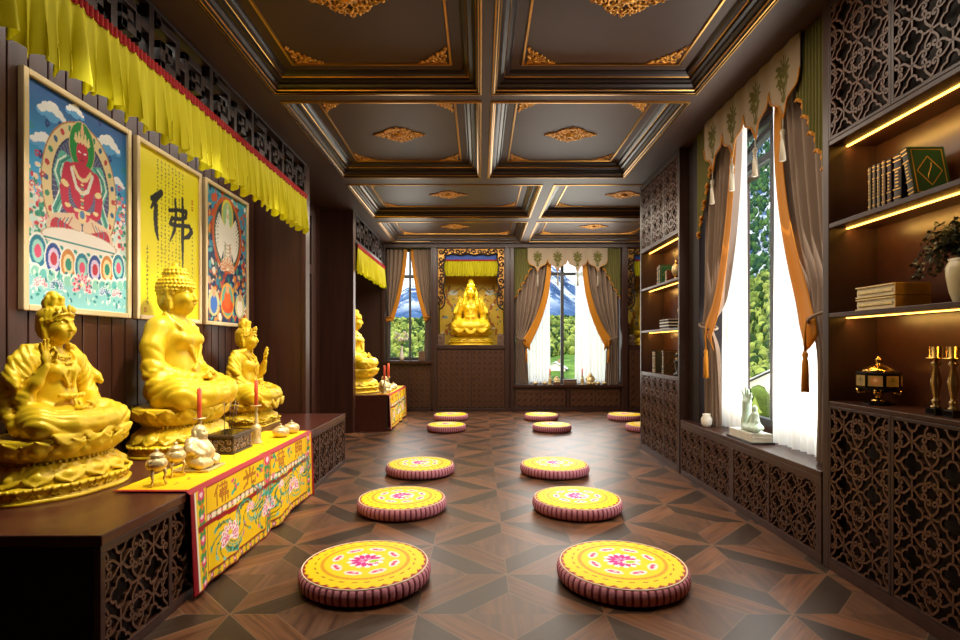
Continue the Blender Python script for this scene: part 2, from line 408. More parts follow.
# left wall: vertical boards
mb = MB(); mb.box(-2.42, -2.315, -2.5, 5.54, 0, 3.25, 1)
y = -2.5
while y < 5.5:
    mb.box(-2.316, -2.3, y+.005, min(y+.120, 5.535), .5 if y > 1.5 else 0, 3.07, 0); y += .125
struct(mb.build('wall_left', [M['wall_wood'], M['recess']], bevel=.003))
def panel_wall(name, x0, x1, y0, y1, z1=3.25): 
    mb = MB(); mb.box(x0, x1, y0, y1, 0, z1); return struct(mb.build(name, M['wall_wood'], bevel=.004))
panel_wall('wall_altar_end', -2.42, -1.8, 5.54, 5.64)
panel_wall('wall_passage', -2.42, -2.2, 5.64, 7.45)
panel_wall('wall_second_altar_end', -2.42, -1.76, 7.45, 7.55)
panel_wall('wall_left_far', -2.42, -2.3, 7.55, 9.9)
panel_wall('wall_front', -2.42, 2.4, -2.6, -2.5)
panel_wall('wall_right_return', 2.35, 3.1, 6.2, 6.3)
panel_wall('wall_right_far', 3.0, 3.1, 6.3, 8.4)
panel_wall('wall_right_step', 3.0, 4.1, 8.4, 8.5)
panel_wall('wall_right_corner', 3.98, 4.1, 8.5, 9.9)
holes_wall('wall_right', M['wall_wood'], -2.5, 6.2, 0, 3.25, 2.25, 2.37, [(3.04, 4.84, .56, 3.02)], True)
WB = [(-1.74, -.9, .93, 3.02), (-.79, .46, 1.215, 3.02), (.62, 2.6, .49, 3.0), (2.70, 3.95, 1.215, 3.02)]
holes_wall('wall_back', M['dark_wood'], -2.42, 4.1, 0, 3.25, 9.9, 10.25, WB)
def niche_box(mb):
    for a, c in ((-.79, .46), (2.70, 3.95)):
        mb.box(a-.05, c+.05, 10.55, 10.6, 1.15, 3.1); mb.box(a-.05, a, 10.25, 10.55, 1.15, 3.1); mb.box(c, c+.05, 10.25, 10.55, 1.15, 3.1)
        mb.box(a, c, 10.25, 10.55, 1.15, 1.215); mb.box(a, c, 10.25, 10.55, 3.02, 3.1)
mb = MB(); niche_box(mb); struct(mb.build('wall_niche_lining', M['dark_wood']))

# door with transom in the passage between the altars
dr = struct(thing('door_1', None, None, (-2.2, 6.55, 0)))
mb = MB()
for a, c in ((-.48, -.40), (.36, .50)): mb.box(-.005, .05, a, c, 0, 2.95)
mb.box(-.005, .05, -.40, .36, 2.12, 2.24); mb.box(-.005, .05, -.40, .36, 2.86, 2.95)
mb.build('door_frame', M['wall_wood'], dr, bevel=.006)
mb = MB(); mb.box(.0, .018, -.40, .36, .0, 2.12); mb.build('door_leaf', M['plat_end'], dr)
mb = MB(); mb.box(0, .015, -.40, .36, 2.24, 2.86); mb.box(.015, .03, -.32, .28, 2.31, 2.36); mb.box(.015, .03, -.32, .28, 2.74, 2.79); mb.box(.015, .03, -.32, -.27, 2.36, 2.74); mb.box(.015, .03, .23, .28, 2.36, 2.74)
mb.build('transom_panel', M['wall_wood'], dr, bevel=.004)

# mouldings on the back wall and baseboards
def trim(n, boxes, m, bevel=.004):
    mb = MB()
    for bx in boxes: mb.box(*bx)
    return struct(mb.build('trim_%d' % n, m, bevel=bevel))
trim(1, [(-2.3, 3.98, 9.865, 9.9, 3.0, 3.07), (-.86, -.79, 9.86, 9.9, 0, 3.0), (.46, .53, 9.86, 9.9, 0, 3.0), (.56, .62, 9.86, 9.9, .0, 3.0), (2.6, 2.7, 9.86, 9.9, 0, 3.0), (-.79, .46, 9.87, 9.9, 1.15, 1.215), (-1.8, -1.74, 9.865, 9.9, 0, 3.0), (-.9, -.86, 9.87, 9.9, .0, 3.0)], M['dark_wood'])
trim(2, [(-1.76, -.86, 9.82, 9.9, .88, .93), (.6, 2.62, 9.84, 9.9, .445, .49)], M['shelf_wood'])
mb = MB(); mb.box(-1.3, 4.0, 9.87, 9.9, 0, .06); mb.box(.62, 2.6, 9.875, 9.9, .06, .085); struct(mb.build('baseboard_back', M['dark_wood'], bevel=.004))
mb = MB(); mb.box(-1.8, -1.62, 5.5, 5.545, 0, .1); struct(mb.build('baseboard_left', M['wall_wood']))
trim(3, [(-1.83, -1.785, 5.53, 5.66, 0, 3.07), (-1.79, -1.745, 7.44, 7.57, 0, 3.07)], M['wall_wood'])
trim(4, [(1.96, 2.25, 4.83, 5.06, .51, 3.07)], M['recess'])

# ------------------------------------------------------------------ openwork lattice
def crom(P, n=5):
    """smooth curve through 2D points"""
    P = [np.array(p, float) for p in P]; P = [2*P[0]-P[1]] + P + [2*P[-1]-P[-2]]; out = []
    for i in range(1, len(P)-2):
        for k in range(n):
            t = k/n; a, b, c, d = P[i-1:i+3]
            out.append(.5*((2*b)+(c-a)*t+(2*a-5*b+4*c-d)*t*t+(3*b-a-3*c+d)*t**3))
    out.append(P[-2]); return out

HEART = crom([(0, 0), (.14, .05), (.32, .22), (.50, .32), (.68, .29), (.74, .16), (.66, .06), (.56, .08), (.55, .17), (.62, .20)], 3)
def lattice_lines(Wd, Hd, s):
    L = []; nx = int(round(Wd/s)); nzv = int(math.ceil(Hd/s))+1
    for i in range(-1, nx+2):
        for j in range(-1, nzv+1):
            c = np.array((i*s, j*s))
            if i % 2 == 1 and j % 2 == 0:
                pts = []
                for k in range(4):
                    for a in np.linspace(-PI/4, PI/4, 7)[:-1]:
                        r = s*(.3*math.cos(a)+math.sqrt(.0729-.09*math.sin(a)**2)); pts.append(c+r*np.array((math.cos(a+k*PI/2), math.sin(a+k*PI/2))))
                    d = np.array((math.cos(k*PI/2), math.sin(k*PI/2))); L.append([c+d*s*.57, c+d*s])
                L.append(pts+[pts[0]])
            if i % 2 == 0 and j % 2 == 1:
                for k in range(4):
                    d = np.array((math.cos(k*PI/2), math.sin(k*PI/2))); e = np.array((-d[1], d[0])); p = c+d*s
                    for sg in (1, -1): L.append([p+s*(-d*h[0]+sg*e*h[1]) for h in HEART])
    return L

def lattice(name, Wd, Hd, s, bar=.011, dep=.012, mats=None, edge=.0, y=0.0):
    """openwork panel in the XZ plane, front face at local y = -dep"""
    mb = MB()
    for line in lattice_lines(Wd, Hd, s):
        run = []
        for p in line + [None]:
            ok = p is not None and -1e-6 <= p[0] <= Wd+1e-6 and -1e-6 <= p[1] <= Hd+1e-6
            if ok: run.append(p)
            else:
                if len(run) > 1: mb.ribbon(run, bar, y-dep, y)
                run = []
    return mb.mesh(name, mats or [M['lattice']])

def framed_lattice(mb, x0, x1, z0, z1, st, y0, y1):
    mb.box(x0, x0+st, y0, y1, z0, z1); mb.box(x1-st, x1, y0, y1, z0, z1); mb.box(x0+st, x1-st, y0, y1, z0, z0+st); mb.box(x0+st, x1-st, y0, y1, z1-st, z1)

# carved panels on the back wall
LB = lattice('back_wall_lattice', .44, .315, .055, .012, .012, [M['lattice']])
k = 0
for x0 in (.66, 1.12, 1.66, 2.12):
    o = struct(mesh_obj('trim_%d' % (10+k), LB, None, (x0, 9.893, .1))); k += 1
LB2 = lattice('back_wall_fine_lattice', .60, 1.04, .05, .011, .009, [M['lattice']])
for x0 in (-.77, -.16): o = struct(mesh_obj('trim_%d' % (10+k), LB2, None, (x0, 9.894, .08))); k += 1
LB3 = lattice('back_wall_corner_lattice', .40, .76, .05, .011, .009, [M['lattice']])
for x0 in (-1.72, -1.31): o = struct(mesh_obj('trim_%d' % (10+k), LB3, None, (x0, 9.894, .08))); k += 1
LB4 = lattice('back_wall_side_lattice', .56, 1.04, .07, .013, .012, [M['lattice']])
for x0 in (2.74, 3.32): o = struct(mesh_obj('trim_%d' % (10+k), LB4, None, (x0, 9.893, .08))); k += 1
trim(30, [(-.17, -.15, 9.88, 9.9, .06, 1.15), (-1.32, -1.305, 9.88, 9.9, .06, .88), (1.58, 1.64, 9.87, 9.9, .06, .445), (1.10, 1.115, 9.88, 9.9, .06, .445), (2.10, 2.115, 9.88, 9.9, .06, .445)], M['dark_wood'])

# ------------------------------------------------------------------ coffered ceiling
ROWS = [(2.15, 4.0), (4.14, 5.99), (6.27, 7.87), (8.14, 9.75)]
NEARC = [(-1.52, 0.0), (.095, 1.60)]; FARC = [(-1.55, .716), (.867, 2.9)]
cof = []
for r, (y0, y1) in enumerate(ROWS):
    for c, (x0, x1) in enumerate(NEARC if r < 2 else FARC): cof.append((x0, x1, y0, y1, r, c))
mb = MB(); mb.box(-2.6, 2.37, -2.6, 10.6, 3.25, 3.35); mb.box(2.37, 3.1, 6.2, 8.4, 3.25, 3.35); mb.box(2.37, 4.1, 8.4, 10.6, 3.25, 3.35)
ys = [-2.6] + [v for rr in ROWS for v in rr] + [9.9]
for i in range(0, len(ys), 2): mb.box(-2.42, 2.37 if ys[i] < 5.9 else (3.1 if ys[i] < 9 else 4.1), ys[i], ys[i+1], ZB, 3.25)
for r, (y0, y1) in enumerate(ROWS):
    cols = NEARC if r < 2 else FARC; xs = [-2.42] + [v for cc in cols for v in cc] + [2.37 if r < 2 else (3.1 if r == 2 else 4.0)]
    for i in range(0, len(xs), 2): mb.box(xs[i], xs[i+1], y0, y1, ZB, 3.25)
struct(mb.build('ceiling', M['ceil']))
# profile of the coffer: inset from the opening, height, 0 = lacquer, 1 = gilt, 2 = panel
ZP = 3.185
PROF = [(-.012, ZB+.001, 1), (-.010, ZB-.008, 1), (-.002, ZB-.009, 0), (.000, ZB-.001, 0), (.005, ZB+.000, 1), (.007, ZB-.006, 1), (.013, ZB-.005, 0), (.015, ZB+.006, 0), (.022, ZB+.010, 1), (.028, ZB+.014, 0),
        (.034, ZB+.030, 0), (.050, ZB+.044, 0), (.052, ZB+.056, 0), (.075, ZB+.060, 0), (.082, ZB+.078, 1), (.086, ZB+.082, 0), (.106, ZB+.090, 0), (.118, ZB+.104, 0), (.122, ZP-.002, 0), (.128, ZP, 2),
        (.195, ZP, 1), (.199, ZP-.012, 1), (.211, ZP-.012, 1), (.215, ZP, 2), (.222, ZP, 2)]
for i, (x0, x1, y0, y1, r, c) in enumerate(cof):
    mb = MB(); ring = lambda d, z: [(x0+d, y0+d, z), (x1-d, y0+d, z), (x1-d, y1-d, z), (x0+d, y1-d, z)]
    for a, b in zip(PROF[:-1], PROF[1:]):
        mb.add(ring(a[0], a[1])+ring(b[0], b[1]), [(j, (j+1) % 4, 4+(j+1) % 4, 4+j) for j in range(4)], a[2])
    mb.add(ring(PROF[-1][0], ZP), [(0, 1, 2, 3)], 2)
    struct(mb.build('trim_%d' % (40+i), [M['cove'], M['gilt'], M['ceil']], fixn=False))

# gilt carved ornaments
def spiral(c, r, a0, turns, sgn, n=14):
    return [(c[0]+r*(1-.8*k/(n-1))*math.cos(a0+sgn*turns*2*PI*k/(n-1)), c[1]+r*(1-.8*k/(n-1))*math.sin(a0+sgn*turns*2*PI*k/(n-1))) for k in range(n)]
def scroll(mb, c, r, a0, turns, sgn, w, z=0.0, mir=((1, 1),)):
    for sx, sy in mir:
        P = [(sx*p[0], sy*p[1], z-w*.3) for p in spiral(c, r, a0, turns, sgn)]
        mb.tube(P, [w*(1-.45*k/13) for k in range(14)], 5)
def leafblob(mb, x, y, rx, ry, rot=0, h=.012, mir=((1, 1),)):
    for sx, sy in mir:
        n0 = len(mb.v); mb.ball((0, 0, 0), (rx, ry, h), 8, 4); c, s_ = math.cos(rot), math.sin(rot)
        for i in range(n0, len(mb.v)):
            p = mb.v[i]; mb.v[i] = (sx*(x+p[0]*c-p[1]*s_), sy*(y+p[0]*s_+p[1]*c), p[2]-.004)
ALL4 = ((1, 1), (-1, 1), (1, -1), (-1, -1))
def medallion_mesh():
    mb = MB(); w = .009
    mb.lathe([(.002, -.03), (.02, -.028), (.03, -.02), (.034, -.008), (.05, -.012), (.056, 0)], 16, sx=1.3, sy=.8, fn=lambda a, z: 1+.1*math.cos(8*a))
    for cx, cy, r, a0, t, sg in ((.085, .03, .036, PI, 1.3, -1), (.135, .022, .030, PI*.9, 1.3, 1), (.055, .075, .034, -PI/2, 1.3, 1), (.02, .105, .028, PI, 1.2, -1), (.10, .075, .026, PI, 1.2, -1),
                                 (.175, .012, .022, PI, 1.2, -1), (.06, .115, .02, -PI/2, 1.1, 1), (.205, .008, .014, PI, 1.1, 1), (.03, .05, .025, 0, 1.2, 1)):
        scroll(mb, (cx, cy), r, a0, t, sg, w, 0, ALL4)
    for x, y, rx, ry, ro in ((.12, .055, .022, .009, .5), (.16, .04, .02, .008, -.4), (.045, .135, .018, .008, 1.2), (.09, .10, .02, .008, .9), (.2, .022, .016, .007, .3), (.07, .05, .02, .01, .7), (0.012, .14, .008, .022, 0)):
        leafblob(mb, x, y, rx, ry, ro, .012, ALL4)
    leafblob(mb, .228, 0, .02, .007, 0, .01, ((1, 1), (-1, 1))); leafblob(mb, 0, .155, .007, .02, 0, .01, ((1, 1), (1, -1)))
    return mb.mesh('medallion', [M['gilt_orn']])
def corner_mesh():
    """corner of the triangle at the origin, legs along +x and +y"""
    mb = MB(); w = .008; D2 = ((1, 1),)
    for cx, cy, r, a0, t, sg in ((.03, .03, .028, PI*1.25, 1.3, 1), (.085, .028, .026, PI, 1.3, 1), (.028, .085, .026, -PI/2, 1.3, -1), (.135, .020, .020, PI, 1.2, -1), (.02, .135, .020, -PI/2, 1.2, 1),
                                 (.075, .075, .025, PI*1.25, 1.3, 1), (.175, .012, .014, PI, 1.1, 1), (.012, .175, .014, -PI/2, 1.1, -1), (.115, .055, .018, PI, 1.2, -1), (.055, .115, .018, -PI/2, 1.2, 1)):
        scroll(mb, (cx, cy), r, a0, t, sg, w, 0, D2)
    for x, y, rx, ry, ro in ((.055, .055, .022, .01, .78), (.11, .035, .02, .008, .2), (.035, .11, .02, .008, 1.3), (.095, .09, .016, .008, .78), (.15, .035, .014, .007, -.5), (.035, .15, .014, .007, 2.1), (.19, .008, .016, .006, 0), (.008, .19, .006, .016, 0)):
        leafblob(mb, x, y, rx, ry, ro, .011)
    return mb.mesh('corner', [M['gilt_orn']])
MED = medallion_mesh(); CRN = corner_mesh()
ROWN = ['first coffer row, cut by the photo edge', 'second coffer row from the camera', 'third coffer row from the camera', 'last coffer row before the back wall']
COLN = [['over the altar side', 'over the window side'], ['over the altar side', 'over the window side'], ['over the altar side', 'over the far alcove side'], ['over the altar side', 'over the far alcove side']]
for (x0, x1, y0, y1, r, c) in cof:
    o = mesh_obj('ceiling_medallion', MED, None, ((x0+x1)/2, (y0+y1)/2, ZP)); o.scale = (1.0, 1.05, 1)
    tag(o, 'gilt medallion, %s, %s' % (ROWN[r], COLN[r][c]), 'ceiling ornament', 'gilt medallions on the ceiling')
    ins = .225
    for sx, sy, wd in ((1, 1, 'altar-side front corner'), (-1, 1, 'window-side front corner'), (1, -1, 'altar-side back corner'), (-1, -1, 'window-side back corner')):
        if r == 0 and sy == 1: continue
        o = mesh_obj('corner_ornament', CRN, None, (x0+ins if sx > 0 else x1-ins, y0+ins if sy > 0 else y1-ins, ZP)); o.scale = (sx, sy, 1)
        tag(o, 'gilt corner scroll, %s, %s, %s' % (wd, ['first coffer row', 'second coffer row', 'third coffer row', 'last coffer row'][r], COLN[r][c]), 'ceiling ornament', 'gilt corner scrolls on the ceiling')

# ------------------------------------------------------------------ windows
def window(n, Wd, Hd, loc, rz, mull=(.5,), trans=None, arch=False, bar=.06):
    w = struct(thing('window_%d' % n, None, None, loc, rz)); mb = MB()
    mb.box(0, .05, -.03, .03, 0, Hd); mb.box(Wd-.05, Wd, -.03, .03, 0, Hd); mb.box(.05, Wd-.05, -.03, .03, 0, .06); mb.box(.05, Wd-.05, -.03, .03, Hd-.05, Hd)
    for u in mull: mb.box(Wd*u-bar/2, Wd*u+bar/2, -.025, .025, .06, Hd-.05)
    if trans: mb.box(.05, Wd-.05, -.03, .03, trans-.03, trans+.03)
    if arch:
        mb.ribbon([(Wd*.5+Wd*.47*math.cos(a), trans+(Hd-trans-.08)*math.sin(a)) for a in np.linspace(0, PI, 25)], .05, -.03, .03)
    mb.build('window_frame', M['winframe'], w, bevel=.004)
    mb = MB(); mb.box(.04, Wd-.04, -.004, .004, .05, Hd-.04); mb.build('glass_pane', M['glass'], w)
    return w
window(1, 1.8, 2.46, (2.31, 4.84, .56), -PI/2, (.34, .68), 2.15, True)
window(2, 1.98, 2.51, (.62, 10.2, .49), 0, (.47,), 2.07)
window(3, .84, 2.09, (-1.74, 10.2, .93), 0, (.5,), 1.58, bar=.04)

# ------------------------------------------------------------------ carved fretwork friezes over the altars
def frieze(y0, y1, x, label):
    """greek key openwork between two rails; faces the aisle"""
    t = thing('fretwork_frieze', label, 'frieze', (x, y0, 0)); Ln = y1-y0
    mb = MB(); mb.box(-.05, .02, 0, Ln, 2.66, 2.70); mb.box(-.05, .02, 0, Ln, 3.045, 3.07); mb.build('rail', M['frieze'], t, bevel=.004)
    mb = MB(); u = .62; n = max(1, int(round(Ln/u))); u = Ln/n; b = .046; za, zb = 2.70, 3.045; h = zb-za
    for k in range(n):
        s = k*u; B = lambda a0, a1, z0, z1: mb.box(-.045, .015, s+a0*u, s+a1*u, za+z0*h, za+z1*h)
        bw = b/u; bh = b/h
        B(0, bw, 0, 1)                                        # upright
        B(.10, .46, .80, .80+bh); B(.46-bw, .46, .18, .80); B(.16, .46, .18-bh*0, .18+bh); B(.16, .16+bw, .18, .62); B(.16, .34, .62-bh, .62); B(.34-bw, .34, .40, .62)
        B(.10, .10+bw, .80, 1)
        B(.54, .54+bw, .0, .82); B(.54, .90, .82-bh, .82); B(.90-bw, .90, .30, .82); B(.66, .90, .30, .30+bh); B(.66, .66+bw, .30, .62); B(.66, .80, .62-bh, .62)
        B(.46, .54, .45, .45+bh); B(.90, 1.0, .55, .55+bh)
    mb.box(-.045, .015, Ln-b, Ln, za, zb)
    mb.build('key_fretwork', M['frieze'], t, bevel=.003)
    return t
frieze(.3, 5.53, -1.80, 'long dark carved key fretwork frieze above the larger yellow valance')
frieze(7.56, 9.86, -1.76, 'short dark carved key fretwork frieze over the farther altar')

def yellow_valance(y0, y1, x, ztop, zbot, label, amp=.022, per=.075):
    t = thing('altar_valance', label, 'valance', (x, y0, 0)); Ln = y1-y0; nf = Ln/per
    rr = [random.uniform(.6, 1.5) for _ in range(int(nf)+3)]; ph = [random.uniform(-.8, .8) for _ in range(int(nf)+3)]
    def fn(u, v, red=False):
        k = u*nf; i = int(k); a = rr[i]*(1-(k-i))+rr[i+1]*(k-i); p = ph[i]*(1-(k-i))+ph[i+1]*(k-i)
        spread = .25+1.15*(1-v)
        w = math.sin(2*PI*k+p)*amp*a*spread + math.sin(2*PI*k*.37+1.3)*amp*.5*spread
        z = zbot+(ztop-zbot)*v + (1-v)**2*(.018*math.sin(2*PI*k*.5+p)+.012*a*math.cos(2*PI*k+p))
        yy = u*Ln + (1-v)*.010*math.sin(2*PI*k*2+p)
        return (.03+w, yy, z)
    mb = MB(); mb.grid(lambda u, v: fn(u, v), int(nf*12), 14); mb.build('pleated_cloth', M['yellow_silk'], t, fixn=False)
    mb = MB(); mb.grid(lambda u, v: (.035+.010*math.sin(2*PI*nf*2.3*u), u*Ln, ztop-.012+.05*v), int(nf*14), 4); mb.build('red_heading', M['red_silk'], t, fixn=False, label='gathered red heading band')
    return t
yellow_valance(.35, 5.50, -1.795, 2.70, 2.355, 'long pleated yellow silk valance hanging over the golden statues nearest the camera')
yellow_valance(7.60, 9.80, -1.755, 2.60, 2.26, 'short pleated yellow silk valance over the farther altar', .016)

# ================================================================== outside: valley floor, hills, mountains, forest, chalets
def vnoise(x, y, seed=0):
    """smooth value noise"""
    xi = np.floor(x).astype(int); yi = np.floor(y).astype(int); xf, yf = x-xi, y-yi; u = xf*xf*(3-2*xf); v = yf*yf*(3-2*yf)
    h = lambda a, b: (np.sin(a*127.1+b*311.7+seed*74.7)*43758.5453) % 1
    return (h(xi, yi)*(1-u)+h(xi+1, yi)*u)*(1-v)+(h(xi, yi+1)*(1-u)+h(xi+1, yi+1)*u)*v
def fbm(x, y, o=5, seed=0): return sum(vnoise(x*2**k, y*2**k, seed+k)*.5**(k+1) for k in range(o))
def terrain(name, az0, az1, rs, hfun, m, na=260):
    az = np.radians(np.linspace(az0, az1, na)); A, R = np.meshgrid(az, rs); X, Y = R*np.sin(A), R*np.cos(A); Z = hfun(np.degrees(A), R, X, Y); nr = len(rs)
    mb = MB(); mb.v = list(map(tuple, np.stack([X, Y, Z], -1).reshape(-1, 3))); mb.f = [(j*na+i, j*na+i+1, (j+1)*na+i+1, (j+1)*na+i) for j in range(nr-1) for i in range(na-1)]; mb.m = [0]*len(mb.f); mb.s = [True]*len(mb.f)
    return struct(mb.build(name, m, fixn=True))
def sstep(a, b, x): t = np.clip((x-a)/(b-a), 0, 1); return t*t*(3-2*t)
def h_near(A, R, X, Y):
    crest = .045+.085*sstep(18, 32, A)+.02*(fbm(A*.12+3, A*0+1, 3)-.5)
    z = -7.2+(250*crest+7.2)*sstep(95, 250, R); z -= 30*sstep(255, 320, R); return z+(fbm(X*.05, Y*.05, 4)-.5)*5*sstep(60, 140, R)
def h_far(A, R, X, Y):
    crest = .075+.095*np.exp(-((A-5.5)/4.5)**2)+.03*np.exp(-((A+7)/2.2)**2)+.28*sstep(17, 29, A)
    z = -40+(1400*crest+40)*sstep(520, 1400, R); z += (fbm(X*.006, Y*.006, 6, 3)-.5)*150*sstep(600, 1200, R)*(.5+.8*sstep(16, 28, A)-.25*sstep(0, -5, A)); return z
def hill_mat(name, c1, c2, c3, sc, snow=None):
    m, t, b = base_mat(name); N = t.nodes.new; tc = N('ShaderNodeTexCoord'); n = N('ShaderNodeTexNoise'); n.inputs['Scale'].default_value = sc; n.inputs['Detail'].default_value = 8; n.inputs['Roughness'].default_value = .7
    t.links.new(tc.outputs['Object'], n.inputs['Vector']); r = N('ShaderNodeValToRGB'); e = r.color_ramp.elements; e[0].position = .36; e[0].color = (*lin(c1), 1); e[1].position = .66; e[1].color = (*lin(c3), 1); k = e.new(.5); k.color = (*lin(c2), 1)
    t.links.new(n.outputs[0], r.inputs[0]); out = r.outputs[0]
    if snow:
        n2 = N('ShaderNodeTexNoise'); n2.inputs['Scale'].default_value = .012; n2.inputs['Detail'].default_value = 8; n2.inputs['Roughness'].default_value = .75; t.links.new(tc.outputs['Object'], n2.inputs['Vector']); s = N('ShaderNodeSeparateXYZ'); t.links.new(tc.outputs['Object'], s.inputs[0])
        mr = N('ShaderNodeMapRange'); mr.inputs[1].default_value = snow[0]; mr.inputs[2].default_value = snow[1]; t.links.new(s.outputs['Z'], mr.inputs[0]); ad = N('ShaderNodeMath'); ad.operation = 'MULTIPLY'; r2 = N('ShaderNodeValToRGB'); r2.color_ramp.elements[0].position = .48; r2.color_ramp.elements[1].position = .56
        t.links.new(n2.outputs[0], r2.inputs[0]); t.links.new(mr.outputs[0], ad.inputs[0]); t.links.new(r2.outputs[0], ad.inputs[1]); mx = N('ShaderNodeMix'); mx.data_type = 'RGBA'; t.links.new(ad.outputs[0], mx.inputs['Factor']); t.links.new(out, mx.inputs[6]); mx.inputs[7].default_value = (.85, .88, .93, 1); out = mx.outputs[2]
    t.links.new(out, b.inputs['Base Color']); b.inputs['Roughness'].default_value = .95; b.inputs['Specular IOR Level'].default_value = .1; return m
terrain('hill_terrain', -25, 60, np.concatenate([np.linspace(14, 90, 14), np.linspace(95, 320, 60)]), h_near, hill_mat('hill_grass', '#2a421a', '#56742a', '#839a40', .16))
terrain('mountain_terrain', -25, 60, np.linspace(480, 1600, 110), h_far, hill_mat('hazy_mountain_rock', '#1c3352', '#38557a', '#5c7290', .02, (62, 115)), 320)  # rock colours blued: distance haze put into the base colour
# forest: thousands of crowns on the hills, one object
def forest(name, n, az, rr, hs, hf, m, seed, label, ok=None):
    r = np.random.RandomState(seed); mb = MB()
    for _ in range(n):
        a = math.radians(r.uniform(*az[r.randint(len(az))])); R = r.uniform(*rr); x, y = R*math.sin(a), R*math.cos(a)
        if ok and not ok(math.degrees(a), R): continue
        z = float(hf(np.array([math.degrees(a)]), np.array([R]), np.array([x]), np.array([y]))[0]); h = r.uniform(*hs); mi = r.randint(3)
        if r.rand() < .5:
            w = h*.24; k = 6; vs = []
            for q, (zz, ww) in enumerate(((0, .5), (.12, 1), (.45, .75), (.47, .95), (.72, .45), (1, .02))):
                vs += [(x+w*ww*math.cos(6.283*i/k+q)*(.8+.4*r.rand()), y+w*ww*math.sin(6.283*i/k+q), z+h*zz) for i in range(k)]
            mb.add(vs, [(q*k+i, q*k+(i+1) % k, (q+1)*k+(i+1) % k, (q+1)*k+i) for q in range(5) for i in range(k)], mi)
        else:
            n0 = len(mb.v); mb.ball((x, y, z+h*.5), (h*.40, h*.40, h*.55), 6, 5, mi)
            for i in range(n0, len(mb.v)):
                p = mb.v[i]; f = .8+.45*r.rand(); mb.v[i] = (x+(p[0]-x)*f, y+(p[1]-y)*f, p[2])
    o = mb.build(name, m, fixn=False); o['kind'] = 'stuff'; tag(o, label, 'forest'); return o
G3 = [mat('crown_green_a', '#62702e', .9, 0, .1, .4, (.7, .7, .7)), mat('crown_green_b', '#2c401a', .9, 0, .1, .4, (.7, .7, .7)), mat('crown_green_c', '#8a9242', .9, 0, .1, .4, (.7, .7, .7))]
D3 = [mat('conifer_a', '#2c4a28', .9, 0, .1, .35, (.2, .2, .2)), mat('conifer_b', '#1f3d2a', .9, 0, .1, .35, (.2, .2, .2)), mat('conifer_c', '#42602f', .9, 0, .1, .35, (.2, .2, .2))]
forest('hill_forest', 13000, ((-14, -2), (2, 18), (21, 37)), (96, 250), (1.4, 2.9), h_near, G3, 1, 'bright green wooded hillside in the valley outside the windows', ok=lambda a, R: not (6.5 < a < 10.7 and R < 150))
forest('valley_trees', 150, ((20, 36),), (62, 98), (2.2, 4), h_near, G3, 2, 'leafy trees below the tall window around the white chalet', ok=lambda a, R: not (27.3 < a < 30.8 and R < 95))
forest('mountain_forest', 13000, ((20, 37),), (560, 1320), (5, 10), h_far, D3, 3, 'dark conifer forest on the steep mountainside outside the tall window')

def chalet(loc, rz, label, s=1.0):
    t = thing('chalet', label, 'house', loc, rz); mb = MB(); mb.prism([(-3.4, 0), (3.4, 0), (3.4, 3.2), (0, 5.0), (-3.4, 3.2)], -4, 4); mb.build('walls', mat('chalet_wall', '#efe3cf', .8), t)
    mb = MB(); mb.box(-3.45, 3.45, -4.03, 4.03, 0, 1.0); mb.build('stone_base', mat('chalet_base', '#b9a88f', .8), t)
    mb = MB()
    for sg in (1, -1):
        a, b = Vector((0, 5.25)), Vector((sg*4.2, 2.95)); nn = Vector((0, .18)); mb.prism([(a.x, a.y), (b.x, b.y), (b.x, b.y+.18), (a.x, a.y+.18)], -4.7, 4.7)
    mb.build('roof', mat('chalet_roof', '#cfcac6', .8), t)
    for x in (-2, 0, 2):
        for z in (1.4,):
            mb = MB(); mb.box(x-.45, x+.45, -4.06, -4.0, z, z+1.1); w = mb.build('house_window', mat('chalet_window', '#3a3a3f', .3), t)
    mb = MB(); mb.box(.8, 1.4, 1, 1.6, 4.5, 6.2); mb.build('chimney', mat('chimney_brick', '#9a7058', .8), t); t.scale = (s,)*3; return t
chalet((43.5, 78, -7.3), -.75, 'white chalet with pale gabled roof seen through the tall window', 1.0)
chalet((17.6, 126, -6.2), -.2, 'distant pale house in the valley seen through the far mullioned window', .7)

